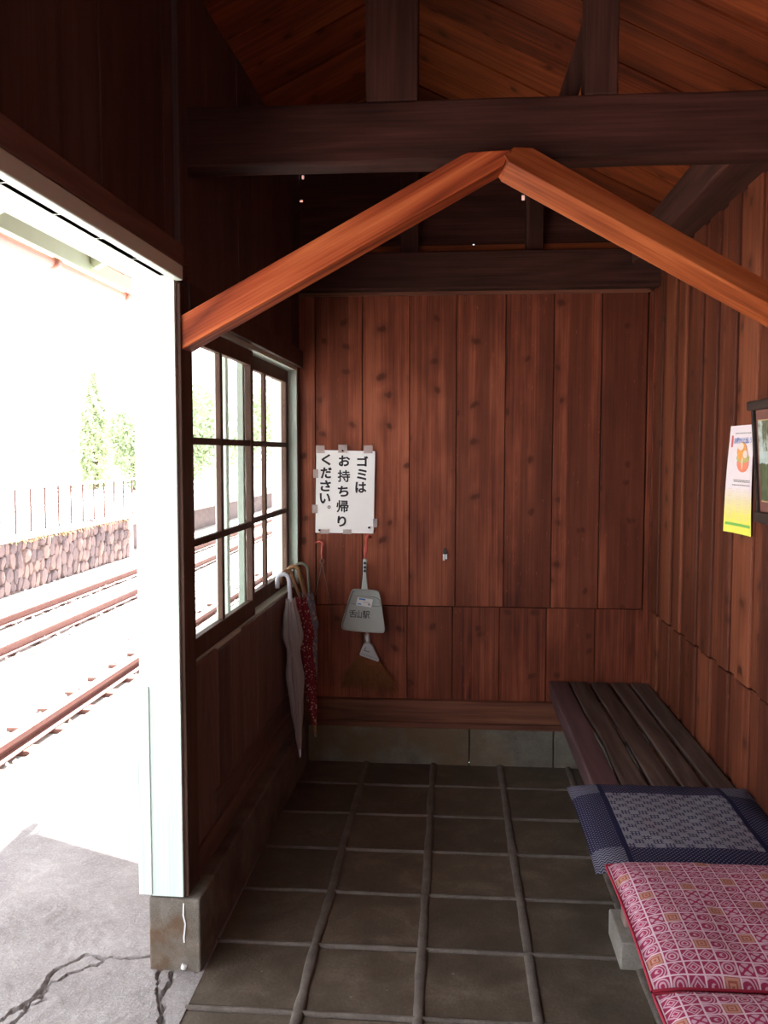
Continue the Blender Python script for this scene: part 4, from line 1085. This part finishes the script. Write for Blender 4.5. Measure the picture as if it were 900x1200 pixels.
# far platform with a fieldstone face
XW, YW0, YW1 = -8.80, 6.0, 23.0
sw = empty('stone_wall', (XW, 18, ZR - .19), 'rough fieldstone wall facing the tracks beyond the far rails', 'wall')
s = MB(); rb = random.Random(21)
rowsn = 4; h = (-ZR + .19 - .30) / rowsn
s.box(XW - .3, XW - .03, YW0, YW1, ZR - .2, -.33, .05)
for r_ in range(rowsn):
    y = YW0 + rb.uniform(0, .2)
    while y < YW1:
        w = rb.uniform(.17, .34); hh = h * rb.uniform(1.1, 1.6); z = ZR - .19 + (r_ + .5) * h + rb.uniform(-.06, .06); d = rb.uniform(.03, .09)
        cy = y + w / 2; tl = rb.uniform(-.1, .45)
        K = 8; ring1 = []; ring2 = []
        for k in range(K):
            a = 2 * PI * k / K + .2; q = 1 + rb.uniform(-.2, .16)
            yy = math.cos(a) * w * .54 * q; zz = math.sin(a) * hh * .52 * q
            ring1.append((XW - .05, cy + yy + zz * tl, z + zz)); ring2.append((XW + d * .7, cy + yy * .8 + zz * tl * .8, z + zz * .8))
        s.add(ring1 + ring2 + [(XW + d, cy, z)], [(k, (k + 1) % K, K + (k + 1) % K, K + k) for k in range(K)] + [(K + k, K + (k + 1) % K, 2 * K) for k in range(K)], rb.random())
        y += w
s.build('masonry', M['stone'], sw)
s = MB(); s.box(XW - .45, XW + .06, YW0, YW1, -.34, -.24, .5); s.build('coping', M['ground'], sw, bevel=.02)
s = MB()
for k in range(900):
    y = YW0 + (YW1 - YW0) * rb.random(); c = .5 + .5 * noise.noise((y * .6, 0, 2))
    if rb.random() > c: continue
    x = XW + rb.uniform(.02, .11); z = -.34 + rb.uniform(-.09 * c, .03); r = rb.uniform(.015, .04)
    s.add([(x, y - r, z), (x + r, y, z - r), (x, y + r, z), (x - r * .3, y, z + r)], [(0, 1, 2), (0, 2, 3), (0, 1, 3), (1, 2, 3)])
tag(s.build('moss', M['moss'], sw), kind='stuff')
s = MB(); s.box(XW - .06, XW + .07, YW1 - .12, YW1 + .12, ZR - .2, -.28, .5); s.build('end_pier', M['ground'], sw, bevel=.02)
# retaining recess past the pier and the ground of the far side
m = MB(); m.box(XW - .7, XW - .55, YW1, YW1 + 30, ZR - .2, -.3, .3); tag(m.build('retaining_wall', M['stone']), 'dark recessed wall past the end of the stone wall', 'wall')
m = MB(); m.box(-60, XW - .3, -10, 90, -.6, -.27, .5); struct(m.build('far_ground', M['ground']), 'pale ground behind the far platform', 'ground')
# fence
XF = -9.05
fn = empty('fence', (XF, 20, -.27), 'low steel fence with rusty posts behind the stone wall', 'fence')
ys = [16.0 + .66 * k for k in range(14)]
s = MB(); s.tube([(XF, 13, .70), (XF, ys[-1], .70)], .03, 8); s.build('top_rail', M['fence_rail'], fn)
s = MB(); s.tube([(XF, 13, .28), (XF, ys[-1], .28)], .014, 8); s.build('mid_rail', M['fence_rail'], fn)
s = MB(); s.tube([(XF, ys[0] - 1.2, .02), (XF + .02, ys[1], .06)], .035, 8); s.build('kick_bar', M['rust'], fn)
for y in ys:
    s = MB(); s.tube([(XF, y, -.28), (XF, y, .70)], .023, 8); s.build('post', M['fence_post'], fn)
# pole
s = MB(); s.tube([(-9.3, 20.9, -.3), (-9.3, 20.9, 3.3)], [.075, .06], 14)
tag(s.build('utility_pole', M['white']), 'plain white pole standing behind the fence', 'pole')
# trees and bushes
def tree(name, base, h, r, shape, mat, n, lab, seed, grp):
    rb = random.Random(seed); b = Vector(base); root = empty(name, base, lab, 'tree' if shape == 'cone' else 'bush', grp)
    s = MB(); s.tube([b, b + Vector((.02, 0, h * .5)), b + Vector((0, 0, h * .85))], [h * .03, h * .02, h * .006], 8); s.build('trunk', M['bark'], root)
    s = MB(); lob = [(Vector((rb.uniform(-.6, .6), rb.uniform(-.6, .6), rb.uniform(.35, .9))), rb.uniform(.3, .5)) for _ in range(9)]
    for k in range(n):
        if shape == 'cone':
            t = rb.random() ** .7; a = rb.uniform(0, 2 * PI); rad = r * (1 - t) * (.75 + .3 * math.sin(a * 5 + t * 25)) * rb.uniform(.5, 1.05) + .05
            p = Vector((math.cos(a) * rad, math.sin(a) * rad, h * (-.02 + 1.02 * t)))
        else:
            c, q = rb.choice(lob); d = Vector((rb.gauss(0, 1), rb.gauss(0, 1), rb.gauss(0, 1))).normalized() * q * rb.uniform(.6, 1)
            p = Vector(((c.x + d.x) * r, (c.y + d.y) * r, max(.05, (c.z + d.z * .8)) * h * .8))
        sz = rb.uniform(.06, .14) * (h / 3) ** .5; u = Vector((rb.gauss(0, 1), rb.gauss(0, 1), rb.gauss(0, 1))).normalized(); w = u.orthogonal().normalized()
        q = b + p; s.add([q - u * sz, q + w * sz * .5, q + u * sz, q - w * sz * .5], [(0, 1, 2, 3)], rb.random())
    s.build('foliage', mat, root)
tree('conifer', (-16.9, 40, -.27), 5.4, 1.5, 'cone', M['leaf'], 5200, 'tall pointed conifer beyond the white pole', 2, 'trees beyond the fence')
tree('round_bush', (-14.6, 39, -.27), 3.9, 1.5, 'bush', M['leaf2'], 3600, 'round bush right of the conifer, beside the doorway post', 3, 'bushes beyond the fence')
for i, (x, y, h, r, lab) in enumerate([(-12.0, 38, 4.6, 1.6, 'leafy bush seen through the near window sash'), (-13.0, 49, 6.0, 2.2, 'leafy bush between the two window sashes'), (-15.4, 76, 9.4, 3.4, 'leafy bush seen through the far window sash')]):
    tree('round_bush', (x, y, -.27), h, r, 'bush', M['leaf2'], 3600, lab, 30 + i, 'bushes beyond the fence')
# pale house far away
hs = empty('house', (-21.5, 42, -.27), 'pale low house far beyond the fence, left of the conifer', 'house')
s = MB(); s.box(-24.5, -18.6, 42, 46, -.27, 2.9, .5); s.build('wall', M['house'], hs)
s = MB(); s.prism([(41.6, 2.85), (46.4, 2.85), (44, 3.7)], 'x', -24.9, -18.2, .5); s.build('roof', M['house_roof'], hs)
for x in (-23.4, -21.7, -20.0):
    s = MB(); s.box(x - .45, x + .45, 41.97, 42.05, 1.75, 2.5, .5); o = s.build('window', M['house_roof'], hs)
